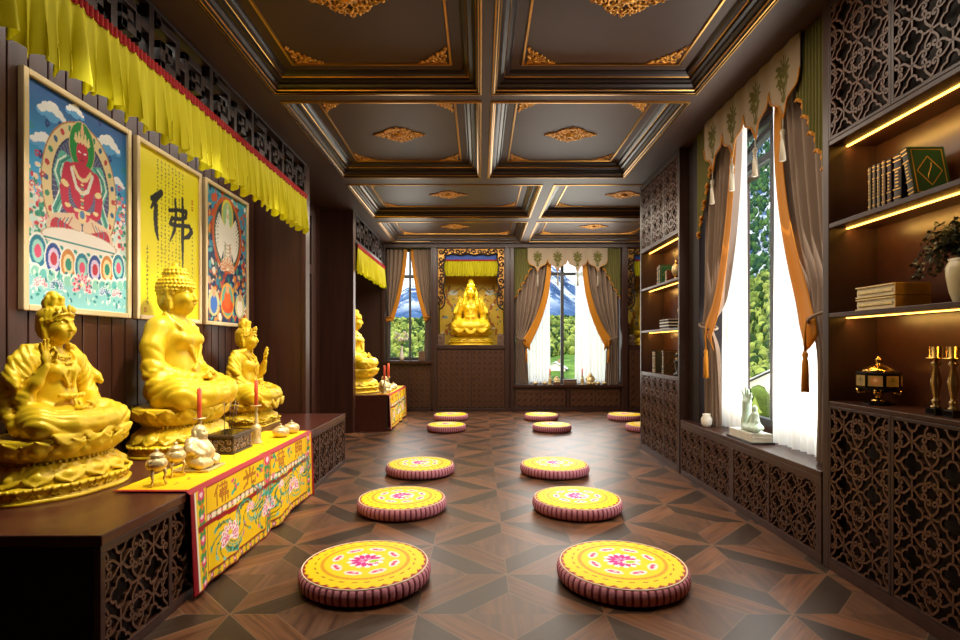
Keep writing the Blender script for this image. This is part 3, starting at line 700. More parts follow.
# ================================================================== sculpted figures (signed distance fields meshed by surface nets)
class SDF:
    def __init__(s, lo, hi, h):
        s.h = h; s.lo = np.array(lo, float); n = np.ceil((np.array(hi)-s.lo)/h).astype(int)+1
        s.ax = [s.lo[i]+h*np.arange(n[i]) for i in range(3)]; s.F = np.full(n, .06, np.float32)
    def win(s, lo, hi):
        sl = []
        for i in range(3):
            a = int(max(0, math.floor((lo[i]-s.lo[i])/s.h))); b = int(min(len(s.ax[i]), math.ceil((hi[i]-s.lo[i])/s.h)+1)); sl.append(slice(a, max(b, a+1)))
        X, Y, Z = np.meshgrid(s.ax[0][sl[0]], s.ax[1][sl[1]], s.ax[2][sl[2]], indexing='ij', sparse=True)
        return tuple(sl), X, Y, Z
    def comb(s, sl, d, k, cut=False):
        A = s.F[sl]; d = d.astype(np.float32)
        if cut:
            d = -d; hh = np.maximum(k-np.abs(A-d), 0)/k; s.F[sl] = np.maximum(A, d)+hh*hh*k*.25
        else:
            hh = np.maximum(k-np.abs(A-d), 0)/k; s.F[sl] = np.minimum(A, d)-hh*hh*k*.25
    def ell(s, c, r, k=.02, rot=None, cut=False):
        c = np.array(c, float); R = max(r)+k+3*s.h; sl, X, Y, Z = s.win(c-R, c+R); x, y, z = X-c[0], Y-c[1], Z-c[2]
        if rot is not None:
            m = np.array(Euler(rot).to_matrix().transposed()); x, y, z = (m[i, 0]*x+m[i, 1]*y+m[i, 2]*z for i in range(3))
        k0 = np.sqrt((x/r[0])**2+(y/r[1])**2+(z/r[2])**2); k1 = np.sqrt((x/r[0]**2)**2+(y/r[1]**2)**2+(z/r[2]**2)**2)+1e-6
        s.comb(sl, k0*(k0-1)/k1, k, cut)
    def cap(s, a, b, ra, rb=None, k=.015, cut=False):
        rb = ra if rb is None else rb; a = np.array(a, float); b = np.array(b, float); R = max(ra, rb)+k+3*s.h
        sl, X, Y, Z = s.win(np.minimum(a, b)-R, np.maximum(a, b)+R); d = b-a; L = max(float(d@d), 1e-9)
        t = np.clip(((X-a[0])*d[0]+(Y-a[1])*d[1]+(Z-a[2])*d[2])/L, 0, 1)
        s.comb(sl, np.sqrt((X-a[0]-t*d[0])**2+(Y-a[1]-t*d[1])**2+(Z-a[2]-t*d[2])**2)-(ra+(rb-ra)*t), k, cut)
    def chain(s, P, r, k=.01, cut=False):
        n = len(P); R = list(r) if hasattr(r, '__len__') else [r]*n
        for i in range(n-1): s.cap(P[i], P[i+1], R[i], R[i+1], k, cut)
    def folds(s, a, b, w, amp, freq, twist=0.0, ref=None):
        """ripples in the cloth around the segment a-b"""
        a = np.array(a, float); b = np.array(b, float); R = w*1.8; sl, X, Y, Z = s.win(np.minimum(a, b)-R, np.maximum(a, b)+R); d = b-a; L = float(d@d)
        t = np.clip(((X-a[0])*d[0]+(Y-a[1])*d[1]+(Z-a[2])*d[2])/L, 0, 1)
        dist = np.sqrt((X-a[0]-t*d[0])**2+(Y-a[1]-t*d[1])**2+(Z-a[2]-t*d[2])**2); m = np.exp(-(dist/w)**4)
        if ref is not None: ph = np.sqrt((X-ref[0])**2+(Y-ref[1])**2+(Z-ref[2])**2)*freq
        else: ph = t*math.sqrt(L)*freq + twist*(Y-a[1])
        wv = 1-2*np.abs(np.sin(PI*ph)); s.F[sl] += (amp*m*wv).astype(np.float32)
    def mesh(s, name, mats, mirror=False, scale=1.0):
        F = s.F; ins = F < 0; nx, ny, nz = F.shape; C = [(i, j, k) for i in (0, 1) for j in (0, 1) for k in (0, 1)]
        cnt = np.zeros((nx-1, ny-1, nz-1), np.int8)
        for i, j, k in C: cnt += ins[i:nx-1+i, j:ny-1+j, k:nz-1+k]
        act = (cnt > 0) & (cnt < 8); idx = np.argwhere(act)
        val = np.stack([F[idx[:, 0]+i, idx[:, 1]+j, idx[:, 2]+k] for i, j, k in C], 1); pos = np.zeros((len(idx), 3)); num = np.zeros(len(idx))
        for a in range(8):
            for b in range(a+1, 8):
                ca, cb = np.array(C[a]), np.array(C[b])
                if np.abs(ca-cb).sum() != 1: continue
                cr = (val[:, a] < 0) != (val[:, b] < 0); t = val[:, a]/(val[:, a]-val[:, b]+1e-12)
                pos[cr] += ca+t[cr, None]*(cb-ca); num[cr] += 1
        V = s.lo+s.h*(idx+pos/np.maximum(num, 1)[:, None]); vid = -np.ones(act.shape, int); vid[act] = np.arange(len(idx)); Q = []
        for ax in range(3):
            sh = [slice(None)]*3; sh2 = [slice(None)]*3; sh[ax] = slice(0, -1); sh2[ax] = slice(1, None)
            A, B = ins[tuple(sh)], ins[tuple(sh2)]; e = np.argwhere(A != B); o1, o2 = [(1, 2), (2, 0), (0, 1)][ax]
            e = e[(e[:, o1] > 0) & (e[:, o2] > 0) & (e[:, o1] < F.shape[o1]-1) & (e[:, o2] < F.shape[o2]-1)]
            def cell(d1, d2):
                c = e.copy(); c[:, o1] += d1; c[:, o2] += d2; return vid[c[:, 0], c[:, 1], c[:, 2]]
            q = np.stack([cell(-1, -1), cell(0, -1), cell(0, 0), cell(-1, 0)], 1); fl = ~A[e[:, 0], e[:, 1], e[:, 2]]; q[fl] = q[fl][:, ::-1]; Q.append(q)
        Q = np.concatenate(Q)
        if mirror: V = V*np.array([1, -1, 1]); Q = Q[:, ::-1]
        V = V*scale
        me = bpy.data.meshes.new(name); me.vertices.add(len(V)); me.vertices.foreach_set('co', V.astype(np.float32).ravel())
        me.loops.add(len(Q)*4); me.loops.foreach_set('vertex_index', Q.astype(np.int32).ravel()); me.polygons.add(len(Q))
        me.polygons.foreach_set('loop_start', np.arange(0, len(Q)*4, 4, dtype=np.int32)); me.polygons.foreach_set('loop_total', np.full(len(Q), 4, np.int32))
        me.polygons.foreach_set('use_smooth', np.ones(len(Q), bool))
        for m in (mats if isinstance(mats, list) else [mats]): me.materials.append(m)
        me.update(calc_edges=True); me.validate(); return me

def head_face(S, hx, hz, q=1.0):
    """head, face and ears; the chin is near hz-.1 and the face looks along +x"""
    S.ell((hx, 0, hz), (.098*q, .084*q, .112*q), .01); S.ell((hx+.028*q, 0, hz-.052*q), (.070*q, .068*q, .066*q), .03)
    S.ell((hx+.045*q, 0, hz-.085*q), (.034*q, .034*q, .026*q), .02)
    S.chain([(hx+.093*q, 0, hz+.022*q), (hx+.106*q, 0, hz-.012*q), (hx+.113*q, 0, hz-.030*q)], [.007*q, .010*q, .013*q], .010)
    for sg in (1, -1):
        S.ell((hx+.103*q, sg*.012*q, hz-.031*q), (.009*q, .008*q, .007*q), .006)
        S.chain([(hx+.098*q, sg*.012*q, hz+.028*q), (hx+.092*q, sg*.034*q, hz+.036*q), (hx+.072*q, sg*.058*q, hz+.028*q)], [.006*q, .006*q, .004*q], .008)
        S.ell((hx+.088*q, sg*.034*q, hz+.012*q), (.014*q, .022*q, .011*q), .006, cut=True)
        S.ell((hx+.079*q, sg*.034*q, hz+.010*q), (.013*q, .021*q, .010*q), .004)
        S.ell((hx+.072*q, sg*.045*q, hz-.03*q), (.03*q, .026*q, .03*q), .02)
        S.chain([(hx-.008*q, sg*.086*q, hz+.035*q), (hx-.014*q, sg*.092*q, hz+.02*q), (hx-.008*q, sg*.090*q, hz-.03*q), (hx-.004*q, sg*.082*q, hz-.08*q)], [.014*q, .018*q, .014*q, .015*q], .014)
        S.ell((hx+.002*q, sg*.106*q, hz-.0*q), (.009*q, .005*q, .024*q), .005, cut=True)
    S.chain([(hx+.088*q, -.026*q, hz-.056*q), (hx+.101*q, 0, hz-.054*q), (hx+.088*q, .026*q, hz-.056*q)], [.004*q, .008*q, .004*q], .005)
    S.chain([(hx+.086*q, -.02*q, hz-.068*q), (hx+.097*q, 0, hz-.070*q), (hx+.086*q, .02*q, hz-.068*q)], [.004*q, .008*q, .004*q], .005)
    S.chain([(hx+.094*q, -.026*q, hz-.0615*q), (hx+.108*q, 0, hz-.061*q), (hx+.094*q, .026*q, hz-.0615*q)], .0025*q, .003, cut=True)

def hand_lap(S, x, z, side):
    """hand lying open in the lap, fingers pointing to the other side"""
    S.ell((x, side*.045, z), (.038, .058, .018), .015)
    for i in range(4):
        xx = x+.030-.019*i; L = (.05, .06, .058, .046)[i]
        S.chain([(xx, side*.0, z+.004), (xx+.002, -side*L*.55, z+.009), (xx, -side*L, z+.004)], [.0115, .0105, .009], .006)
    S.chain([(x+.03, side*.06, z+.012), (x+.03, side*.035, z+.033), (x+.022, side*.006, z+.042)], [.014, .012, .010], .008)

def hand_raised(S, w, side, q=1.0):
    """raised hand, palm to the front; thumb and index meet; w = wrist"""
    w = np.array(w, float); S.ell(w+np.array((.006, 0, .048))*q, (.020*q, .040*q, .048*q), .012)
    for i in range(4):
        y = side*(-.030+.020*i)*q; L = (.062, .082, .078, .058)[i]*q; b = w+np.array((.004*q, y, .085*q))
        if i == 0: pts = [b, b+np.array((.030, -side*.004, .028))*q, b+np.array((.045, -side*.010, .004))*q]
        else: pts = [b, b+np.array((.006, side*.006*i, .55*L)), b+np.array((.020, side*.010*i, L))]
        S.chain(pts, [.0125*q, .0115*q, .0095*q], .006)
    S.chain([w+np.array((.006, -side*.032, .03))*q, w+np.array((.032, -side*.050, .052))*q, w+np.array((.046, -side*.046, .082))*q], [.016*q, .013*q, .0105*q], .009)

def crossed_legs(S, fr=1.0):
    S.ell((.02, 0, .10), (.23, .27, .11), .03)
    for sg in (1, -1):
        S.chain([(-.02, sg*.15, .11), (.13, sg*.30, .10), (.20, sg*.355, .085)], [.125, .112, .088], .03)
        S.chain([(.20, sg*.345, .08), (.275, sg*.17, .085), (.285, -sg*.03, .085)], [.088, .080, .065], .035)
    S.ell((.18, 0, .085), (.15, .29, .075), .03)
    S.cap((.02, -.28, .03), (.02, .28, .03), .055, .055, .03); S.cap((.27, -.25, .025), (.27, .25, .025), .045, .045, .03)

def robe_folds_legs(S):
    for sg in (1, -1):
        S.folds((.22, sg*.34, .09), (.24, -sg*.02, .09), .12, .0045, 20, ref=(.05, sg*.05, .42))
        S.folds((0, sg*.18, .1), (.18, sg*.34, .08), .12, .005, 20, ref=(.0, sg*.02, .5))

def buddha(h=.0075):
    S = SDF((-.30, -.50, -.03), (.42, .50, 1.0), h)
    crossed_legs(S); S.ell((-.02, 0, .25), (.165, .205, .19), .05); S.ell((-.025, 0, .43), (.145, .205, .17), .05)
    S.cap((-.035, -.165, .53), (-.035, .165, .53), .082, None, .05); S.cap((-.03, 0, .55), (-.012, 0, .69), .082, .072, .035)
    for zz in (.615, .635, .655): S.chain([(.05+.0, -.03, zz), (.062, 0, zz-.004), (.05, .03, zz)], .003, .004, cut=True)
    for sg in (1, -1):
        S.chain([(-.04, sg*.205, .515), (-.04, sg*.265, .40), (-.01, sg*.30, .26)], [.080, .074, .066], .03)
        S.chain([(-.01, sg*.30, .25), (.10, sg*.24, .20), (.19, sg*.11, .185)], [.068, .056, .042], .03)
        S.chain([(-.03, sg*.305, .27), (.03, sg*.34, .15), (.05, sg*.33, .06)], [.058, .055, .06], .04)   # hanging sleeve
        S.ell((.09, sg*.085, .455), (.06, .075, .05), .05)
    # folds: sleeves, chest, knees
    for sg in (1, -1):
        S.folds((-.0, sg*.32, .33), (.0, sg*.33, .20), .09, .0035, 18, ref=(-.02, sg*.02, .62)); S.folds((.0, sg*.33, .22), (.14, sg*.2, .19), .09, .005, 20, ref=(.05, sg*.44, .42))
        S.folds((-.03, sg*.35, .24), (.06, sg*.35, .05), .08, .006, 18)
    robe_folds_legs(S)
    # open robe edges on the chest
    S.chain([(-.02, .13, .625), (.085, .125, .53), (.135, .07, .40), (.15, .0, .29), (.155, -.06, .25)], [.016, .015, .014, .014, .012], .010)
    S.chain([(-.02, -.13, .625), (.085, -.12, .53), (.13, -.075, .40), (.145, -.02, .30)], [.016, .015, .014, .012], .010)
    head_face(S, .0, .765, 1.2); hand_lap(S, .225, .185, 1); hand_lap(S, .212, .208, -1)
    body = S.mesh('buddha_body', M['statue'])
    q = 1.2; H = SDF((-.17, -.16, .62), (.17, .16, 1.04), .0055)
    def he(c, r, k, cut=False): H.ell((c[0]*q, c[1]*q, .765+(c[2]-.80)*q), tuple(x*q for x in r), k, cut=cut)
    he((-.010, 0, .835), (.106, .098, .088), .01); he((-.045, 0, .775), (.066, .086, .085), .02); he((-.012, 0, .915), (.066, .064, .052), .03)
    he((.112, 0, .755), (.05, .085, .090), .006, True)
    for lay in range(10):
        zz = .762+.020*lay; c = -.010; t = (zz-.835)/.088
        rx = .106*math.sqrt(max(0, 1-t*t)); ry = .098*math.sqrt(max(0, 1-t*t))
        if zz > .90: tt = (zz-.915)/.052; rx = .066*math.sqrt(max(0, 1-tt*tt)); ry = .064*math.sqrt(max(0, 1-tt*tt))
        n = max(4, int(2*PI*rx/.021))
        for k in range(n):
            a = 2*PI*(k+.5*(lay % 2))/n; x = c+rx*math.cos(a)
            if zz < .835 and math.cos(a) > .45: continue
            he((x, ry*math.sin(a), zz), (.0112, .0112, .0112), .003)
    he((-.012, 0, .968), (.02, .02, .018), .004)
    return body, H.mesh('buddha_hair', M['statue'])

def bodhi(h=.0075, shawl=True, both=False, longhair=False):
    S = SDF((-.32, -.52, -.10), (.46, .52, 1.02), h)
    crossed_legs(S); S.ell((-.02, 0, .25), (.14, .165, .19), .05); S.ell((-.025, 0, .42), (.125, .175, .15), .05)
    S.cap((-.035, -.15, .51), (-.035, .15, .51), .068, None, .05); S.cap((-.03, 0, .54), (-.010, 0, .69), .062, .052, .03)
    sides = (-1, 1) if both else (-1,)
    for sg in (1, -1):
        el = (.0, sg*.29, .27)
        S.chain([(-.04, sg*.205, .50), (-.04, sg*.265, .39), el], [.075, .072, .066], .03)
        if sg in sides:
            S.chain([el, (.09, sg*.265, .36), (.135, sg*.235, .465)], [.060, .045, .030], .025); hand_raised(S, (.135, sg*.235, .475), sg)
            S.chain([(.02, sg*.29, .26), (.06, sg*.30, .16), (.07, sg*.31, .06)], [.07, .05, .05], .03)     # sleeve falling from the elbow
            S.chain([(.075, sg*.255, .415), (.10, sg*.285, .42), (.125, sg*.262, .428), (.118, sg*.225, .425)], .012, .006)   # bracelet
        else:
            S.chain([el, (.11, sg*.22, .20), (.20, sg*.09, .175)], [.060, .045, .034], .03); hand_lap(S, .225, .175, sg)
            S.chain([(.0, sg*.3, .26), (.07, sg*.33, .13), (.09, sg*.33, .05)], [.06, .055, .055], .03)
        S.ell((.070, sg*.07, .43), (.055, .06, .05), .04)
        if shawl:   # scarf over the shoulder, flaring at the arm
            S.chain([(.02, sg*.10, .60), (-.05, sg*.20, .575), (-.05, sg*.29, .50), (-.03, sg*.345, .40)], [.026, .034, .038, .034], .02)
            S.chain([(-.03, sg*.33, .42), (.02, sg*.365, .37), (.05, sg*.375, .34)], [.045, .036, .022], .02)
            S.chain([(-.05, sg*.33, .40), (-.07, sg*.36, .28), (-.03, sg*.37, .17), (.05, sg*.37, .06)], [.04, .036, .036, .04], .02)
            S.folds((-.05, sg*.22, .56), (-.03, sg*.36, .38), .08, .0045, 24, ref=(.3, sg*.02, .75)); S.folds((-.06, sg*.36, .32), (.04, sg*.37, .07), .06, .005, 18)
    robe_folds_legs(S)
    for sg in (1, -1): S.folds((-.04, sg*.24, .45), (.0, sg*.29, .26), .09, .005, 26, ref=(-.02, 0, .62))
    # swag of cloth hanging over the seat in front
    for k, (yy, w, dz) in enumerate(((0, .13, -.075), (.25, .11, -.05), (-.25, .11, -.05))):
        for q in range(3):
            P = [(.345-.09*abs(yy+w*t)**1.1, yy+w*t*(1-.18*q), .03+(dz-.012+.022*q)*(1-t*t)) for t in np.linspace(-1, 1, 9)]; S.chain(P, .016-.002*q, .012)
    # robe edges, necklaces, belt
    for sg in (1, -1): S.chain([(-.01, sg*.115, .60), (.075, sg*.095, .52), (.115, sg*.055, .41), (.125, sg*.02, .32)], [.014, .013, .012, .011], .008)
    for r, zz in ((.075, .555), (.09, .515), (.095, .47)):
        P = [(.03+r*.95*math.cos(a)*.9, r*math.sin(a), zz-.03*math.cos(a)) for a in np.linspace(-1.3, 1.3, 11)]; S.chain(P, .006, .004)
        for p in P[2:-2]: S.ell((p[0]+.004, p[1], p[2]-.012), (.007, .006, .012), .003)
    S.chain([(.135, -.11, .265), (.15, 0, .255), (.135, .11, .265)], [.016, .018, .016], .008)
    for yy in (-.08, -.04, 0, .04, .08): S.ell((.16-yy*yy*2, yy, .258), (.014, .016, .018), .004)
    S.chain([(.145, 0, .25), (.175, .02, .21), (.20, .03, .16)], [.010, .010, .010], .012); S.chain([(.145, 0, .25), (.18, -.02, .21), (.20, -.035, .16)], [.010, .010, .010], .012)
    head_face(S, .005, .745, 1.12)
    body = S.mesh('figure_body', M['statue'])
    H = SDF((-.20, -.18, .34 if longhair else .58), (.18, .18, 1.03), .0055); q = 1.15; tq = lambda p: (p[0]*q, p[1]*q, .745+(p[2]-.775)*q)
    he = lambda c, r, k, cut=False: H.ell(tq(c), tuple(x*q for x in r), k, cut=cut)
    hc = lambda P, r, k: H.chain([tq(p) for p in P], [x*q for x in r] if hasattr(r, '__len__') else r*q, k)
    he((-.010, 0, .815), (.102, .095, .080), .01); he((-.04, 0, .76), (.068, .086, .085), .02); he((.115, 0, .745), (.062, .084, .098), .008, True)
    if longhair:
        for sg in (1, -1): hc([(-.02, sg*.085, .80), (-.01, sg*.112, .70), (-.01, sg*.125, .60), (-.03, sg*.12, .50)], [.035, .038, .036, .02], .02)
    for k in range(9):   # waves of combed hair
        a = -1.35+2.7*k/8; hc([(.085*math.cos(a)*.9-.0, .092*math.sin(a), .795+.01*math.cos(a)), (.07*math.cos(a)-.01, .075*math.sin(a), .86), (-.02, .03*math.sin(a), .895)], [.011, .010, .010], .004)
    hc([(.03, -.09, .80), (.082, -.05, .835), (.096, 0, .845), (.082, .05, .835), (.03, .09, .80)], [.007, .008, .009, .008, .007], .005)   # diadem
    for yy, hh in ((0, .05), (.035, .035), (-.035, .035), (.065, .022), (-.065, .022)):
        he((.098-yy*yy*6, yy, .86+hh*.3), (.009, .016, .010+hh*.28), .006)
    he((-.02, 0, .905), (.062, .058, .05), .01)
    for k in range(5):
        a = -PI/2+PI*k/4; hc([(-.02+.05*math.cos(a), .05*math.sin(a), .89), (-.02+.055*math.cos(a), .04*math.sin(a), .935), (-.02, .015*math.sin(a), .955)], .016, .006)
    he((-.02, 0, .955), (.035, .034, .028), .006)
    return body, H.mesh('figure_hair', M['statue'])

BUD_B, BUD_H = buddha(); BOD_B, BOD_H = bodhi()
def mirror_mesh(me, nm):
    m2 = me.copy(); m2.name = nm; n = len(m2.vertices); co = np.empty(n*3, np.float32); m2.vertices.foreach_get('co', co); co = co.reshape(-1, 3); co[:, 1] *= -1
    m2.vertices.foreach_set('co', co.ravel()); m2.flip_normals(); m2.update(); return m2
BO2_B, BO2_H = mirror_mesh(BOD_B, 'figure_body_mirrored'), mirror_mesh(BOD_H, 'figure_hair_mirrored')
NIC_B, NIC_H = bodhi(.009, True, True, True)

def petal(mb, th, a, b, r0, r1, z0, z1, wd, bulge, tip, nseg=11, mi=0):
    """one lotus petal on an ellipse with semi-axes a, b; r0->r1 radial factor from root to tip"""
    def fn(u, v):
        uu = 2*u-1; wv = wd*(math.sin(PI*min(1, .22+.62*v))**.8)*(1 if v < .7 else math.sqrt(max(0, 1-((v-.7)/.3)**2))*.96+.04)
        rr = r0+(r1-r0)*v + bulge*math.sin(PI*min(1, v*.95+.05))*(1-.55*uu*uu) + tip*max(0, v-.75)
        q = math.sqrt((uu/.98)**2+((v-.42)/.56)**2); rim = .011*math.exp(-((q-.95)/.10)**2); core = .016*math.exp(-((q)/.42)**2); ang = th+uu*wv
        return ((a*rr+rim+core)*math.cos(ang), (b*rr+rim+core)*math.sin(ang), z0+(z1-z0)*v)
    mb.grid(fn, nseg, 10, mi)

def pedestal(name, a, b, h, parent, np_=14, kind='lotus', double=False):
    """lotus pedestal standing on z = 0, top at z = h"""
    mb = MB(); n = 48
    lob = (lambda t, z: 1+.035*abs(math.sin(4*t))) if kind != 'square' else (lambda t, z: min(1.25, 1/max(abs(math.cos(t)), abs(math.sin(t))))*.86)
    e = h
    prof = [(.98, 0), (1.04, .0), (1.05, .05*e), (1.0, .07*e), (.985, .09*e), (.985, .17*e), (1.0, .19*e), (1.045, .21*e), (1.03, .25*e), (.96, .27*e)]
    mb.lathe([(r, z) for r, z in prof], n, sx=a, sy=b, fn=lob)
    prof2 = [(.93, .26*e), (.94, .30*e), (.80, .52*e), (.74, .56*e), (.72, .60*e), (.76, .64*e), (.90, .80*e), (.97, .98*e), (.93, 1.0*e), (.0001, 1.0*e)]
    mb.lathe(prof2, n, sx=a, sy=b, cap=False)
    for k in range(np_):
        t = 2*PI*k/np_
        petal(mb, t, a, b, .78, 1.0, .56*e, .27*e, PI/np_*1.02, .055, .10)
        petal(mb, t+PI/np_, a, b, .74, .92, .57*e, .34*e, PI/np_*.9, .03, .02)
        petal(mb, t, a, b, .77, 1.03, .63*e, 1.0*e, PI/np_*1.02, .07, .02)
        petal(mb, t+PI/np_, a, b, .75, .98, .62*e, .93*e, PI/np_*.95, .05, .0)
    # beaded bands and small panels on the plinth
    nb = 56
    for k in range(nb):
        t = 2*PI*k/nb; f = lob(t, 0); mb.ball((a*1.035*f*math.cos(t), b*1.035*f*math.sin(t), .23*e), .010, 6, 4)
        t2 = t+PI/nb; mb.ball((a*.735*math.cos(t2), b*.735*math.sin(t2), .585*e), .011, 6, 4)
    for k in range(24):
        t = 2*PI*(k+.5)/24; f = lob(t, 0); mb.tube([(a*.99*f*math.cos(t+d), b*.99*f*math.sin(t+d), (.13+z)*e) for d, z in ((-.07, -.025), (-.035, .025), (0, -.02), (.035, .025), (.07, -.025))], .006, 5)
    return mb.build(name, M['statue'], parent, fixn=False)

def statue(name, label, cat, loc, rz, body, hair, sc, a, b, ph, np_=14, kind='lotus', group=None, dx=0):
    t = thing(name, label, cat, loc, rz, group)
    p = pedestal('lotus_pedestal', a, b, ph, t, np_, kind)
    o = mesh_obj('seated_figure', body, t, (dx, 0, ph-.005)); o.scale = sc
    hr = mesh_obj('hair', hair, o, (0, 0, 0)); return t

ZA = .51      # altar top
statue('bodhisattva_statue', 'golden seated statue with hair bun and raised hand, beside the red deity painting', 'statue', (-2.034, 2.62, ZA), -.16, BOD_B, BOD_H, (.70, .59, .70), .225, .318, .275, 14, dx=-.03)
statue('buddha_statue', 'tall golden Buddha with curled hair, hands in lap, below the yellow calligraphy', 'statue', (-2.012, 3.66, ZA), 0, BUD_B, BUD_H, (.93, .82, .97), .255, .395, .30, 16, dx=-.04)
statue('bodhisattva_statue', 'small golden statue raising one hand on a squarish base, beyond the tall Buddha', 'statue', (-2.03, 4.77, ZA), 0, BO2_B, BO2_H, (.76, .66, .755), .225, .27, .20, 12, 'square', dx=-.035)
statue('buddha_statue', 'golden seated Buddha on the farther altar, half hidden by the dark pillar', 'statue', (-1.90, 8.15, ZA), 0, BUD_B, BUD_H, (.93, .85, .93), .36, .42, .36, 14)
statue('bodhisattva_statue', 'golden long-haired statue seated in the wall niche between the two windows', 'statue', (-.17, 10.13, 1.215), -PI/2, NIC_B, NIC_H, (1.0, .82, 1.0), .26, .40, .27, 14)
statue('bodhisattva_statue', 'golden statue in the second wall niche, mostly hidden behind the narrow bookcase', 'statue', (3.31, 10.13, 1.215), -PI/2, NIC_B, NIC_H, (1.0, .82, 1.0), .26, .40, .27, 14)

# ================================================================== painted surfaces
class Cv:
    """flat painting: colours on a grid of points (x in 0..asp, y in 0..1 upward)"""
    def __init__(s, nx, ny, asp, bg):
        s.nx, s.ny, s.asp = nx, ny, asp
        s.X, s.Y = np.meshgrid(np.linspace(0, asp, nx), np.linspace(0, 1, ny)); s.c = np.zeros((ny, nx, 3)); s.c[:] = lin(bg)
    def put(s, m, col, al=1.0):
        c = np.array(lin(col)); s.c[m] = s.c[m]*(1-al)+c*al
    def ell(s, x, y, rx, ry, col, rot=0, ring=None, al=1.0):
        dx, dy = s.X-x, s.Y-y; c, sn = math.cos(rot), math.sin(rot); u = (dx*c+dy*sn)/rx; v = (-dx*sn+dy*c)/ry; d = u*u+v*v
        m = d < 1
        if ring: m &= d > ring*ring
        s.put(m, col, al)
    def rect(s, x0, x1, y0, y1, col, al=1.0): s.put((s.X >= x0) & (s.X <= x1) & (s.Y >= y0) & (s.Y <= y1), col, al)
    def path(s, P, r, col):
        R = list(r) if hasattr(r, '__len__') else [r]*len(P); m = np.zeros(s.X.shape, bool)
        for i in range(len(P)-1):
            a, b = np.array(P[i], float), np.array(P[i+1], float); d = b-a; L = max(d@d, 1e-12)
            t = np.clip(((s.X-a[0])*d[0]+(s.Y-a[1])*d[1])/L, 0, 1); m |= (s.X-a[0]-t*d[0])**2+(s.Y-a[1]-t*d[1])**2 < (R[i]+(R[i+1]-R[i])*t)**2
        s.put(m, col)
    def lotus(s, x, y, r, col='#e8649a', hi='#fbe3ea', ctr=None, ry=.62, n=9):
        for lay, q in ((0, 1), (1, .72), (2, .45)):
            for k in range(n):
                a = PI*(-.08+1.16*(k/(n-1))) if lay < 2 else PI*(.15+.7*(k/(n-1)))
                px, py = x+r*.58*q*math.cos(a), y+r*ry*.58*q*math.sin(a)-r*.12
                s.ell(px, py, r*.46*q, r*.17*q, hi, math.atan2(math.sin(a)*ry, math.cos(a))); s.ell(px, py, r*.36*q, r*.11*q, col, math.atan2(math.sin(a)*ry, math.cos(a)))
        if ctr: s.ell(x, y+r*.1, r*.22, r*.14, ctr)
    def cloud(s, x, y, r, col, sh):
        for dx, dy, q in ((-1.3, -.1, .6), (-.6, .25, .8), (.1, .45, .9), (.8, .15, .75), (1.4, -.1, .5), (0, -.1, .9)):
            s.ell(x+dx*r, y+dy*r-.010, r*q, r*q*.62, sh)
        for dx, dy, q in ((-1.3, -.1, .5), (-.6, .25, .7), (.1, .45, .8), (.8, .15, .65), (1.4, -.1, .4)): s.ell(x+dx*r, y+dy*r, r*q, r*q*.55, col)
    def mesh(s, name, mat_, fn):
        """fn(x 0..asp, y 0..1) -> 3D point"""
        mb = MB(); V = []
        for j in range(s.ny):
            for i in range(s.nx): V.append(fn(s.X[j, i], s.Y[j, i]))
        nx = s.nx; mb.v = V; mb.f = [(j*nx+i, j*nx+i+1, (j+1)*nx+i+1, (j+1)*nx+i) for j in range(s.ny-1) for i in range(nx-1)]; mb.m = [0]*len(mb.f); mb.s = [True]*len(mb.f)
        mb.col = s.c.reshape(-1, 3); return mb.mesh(name, mat_)

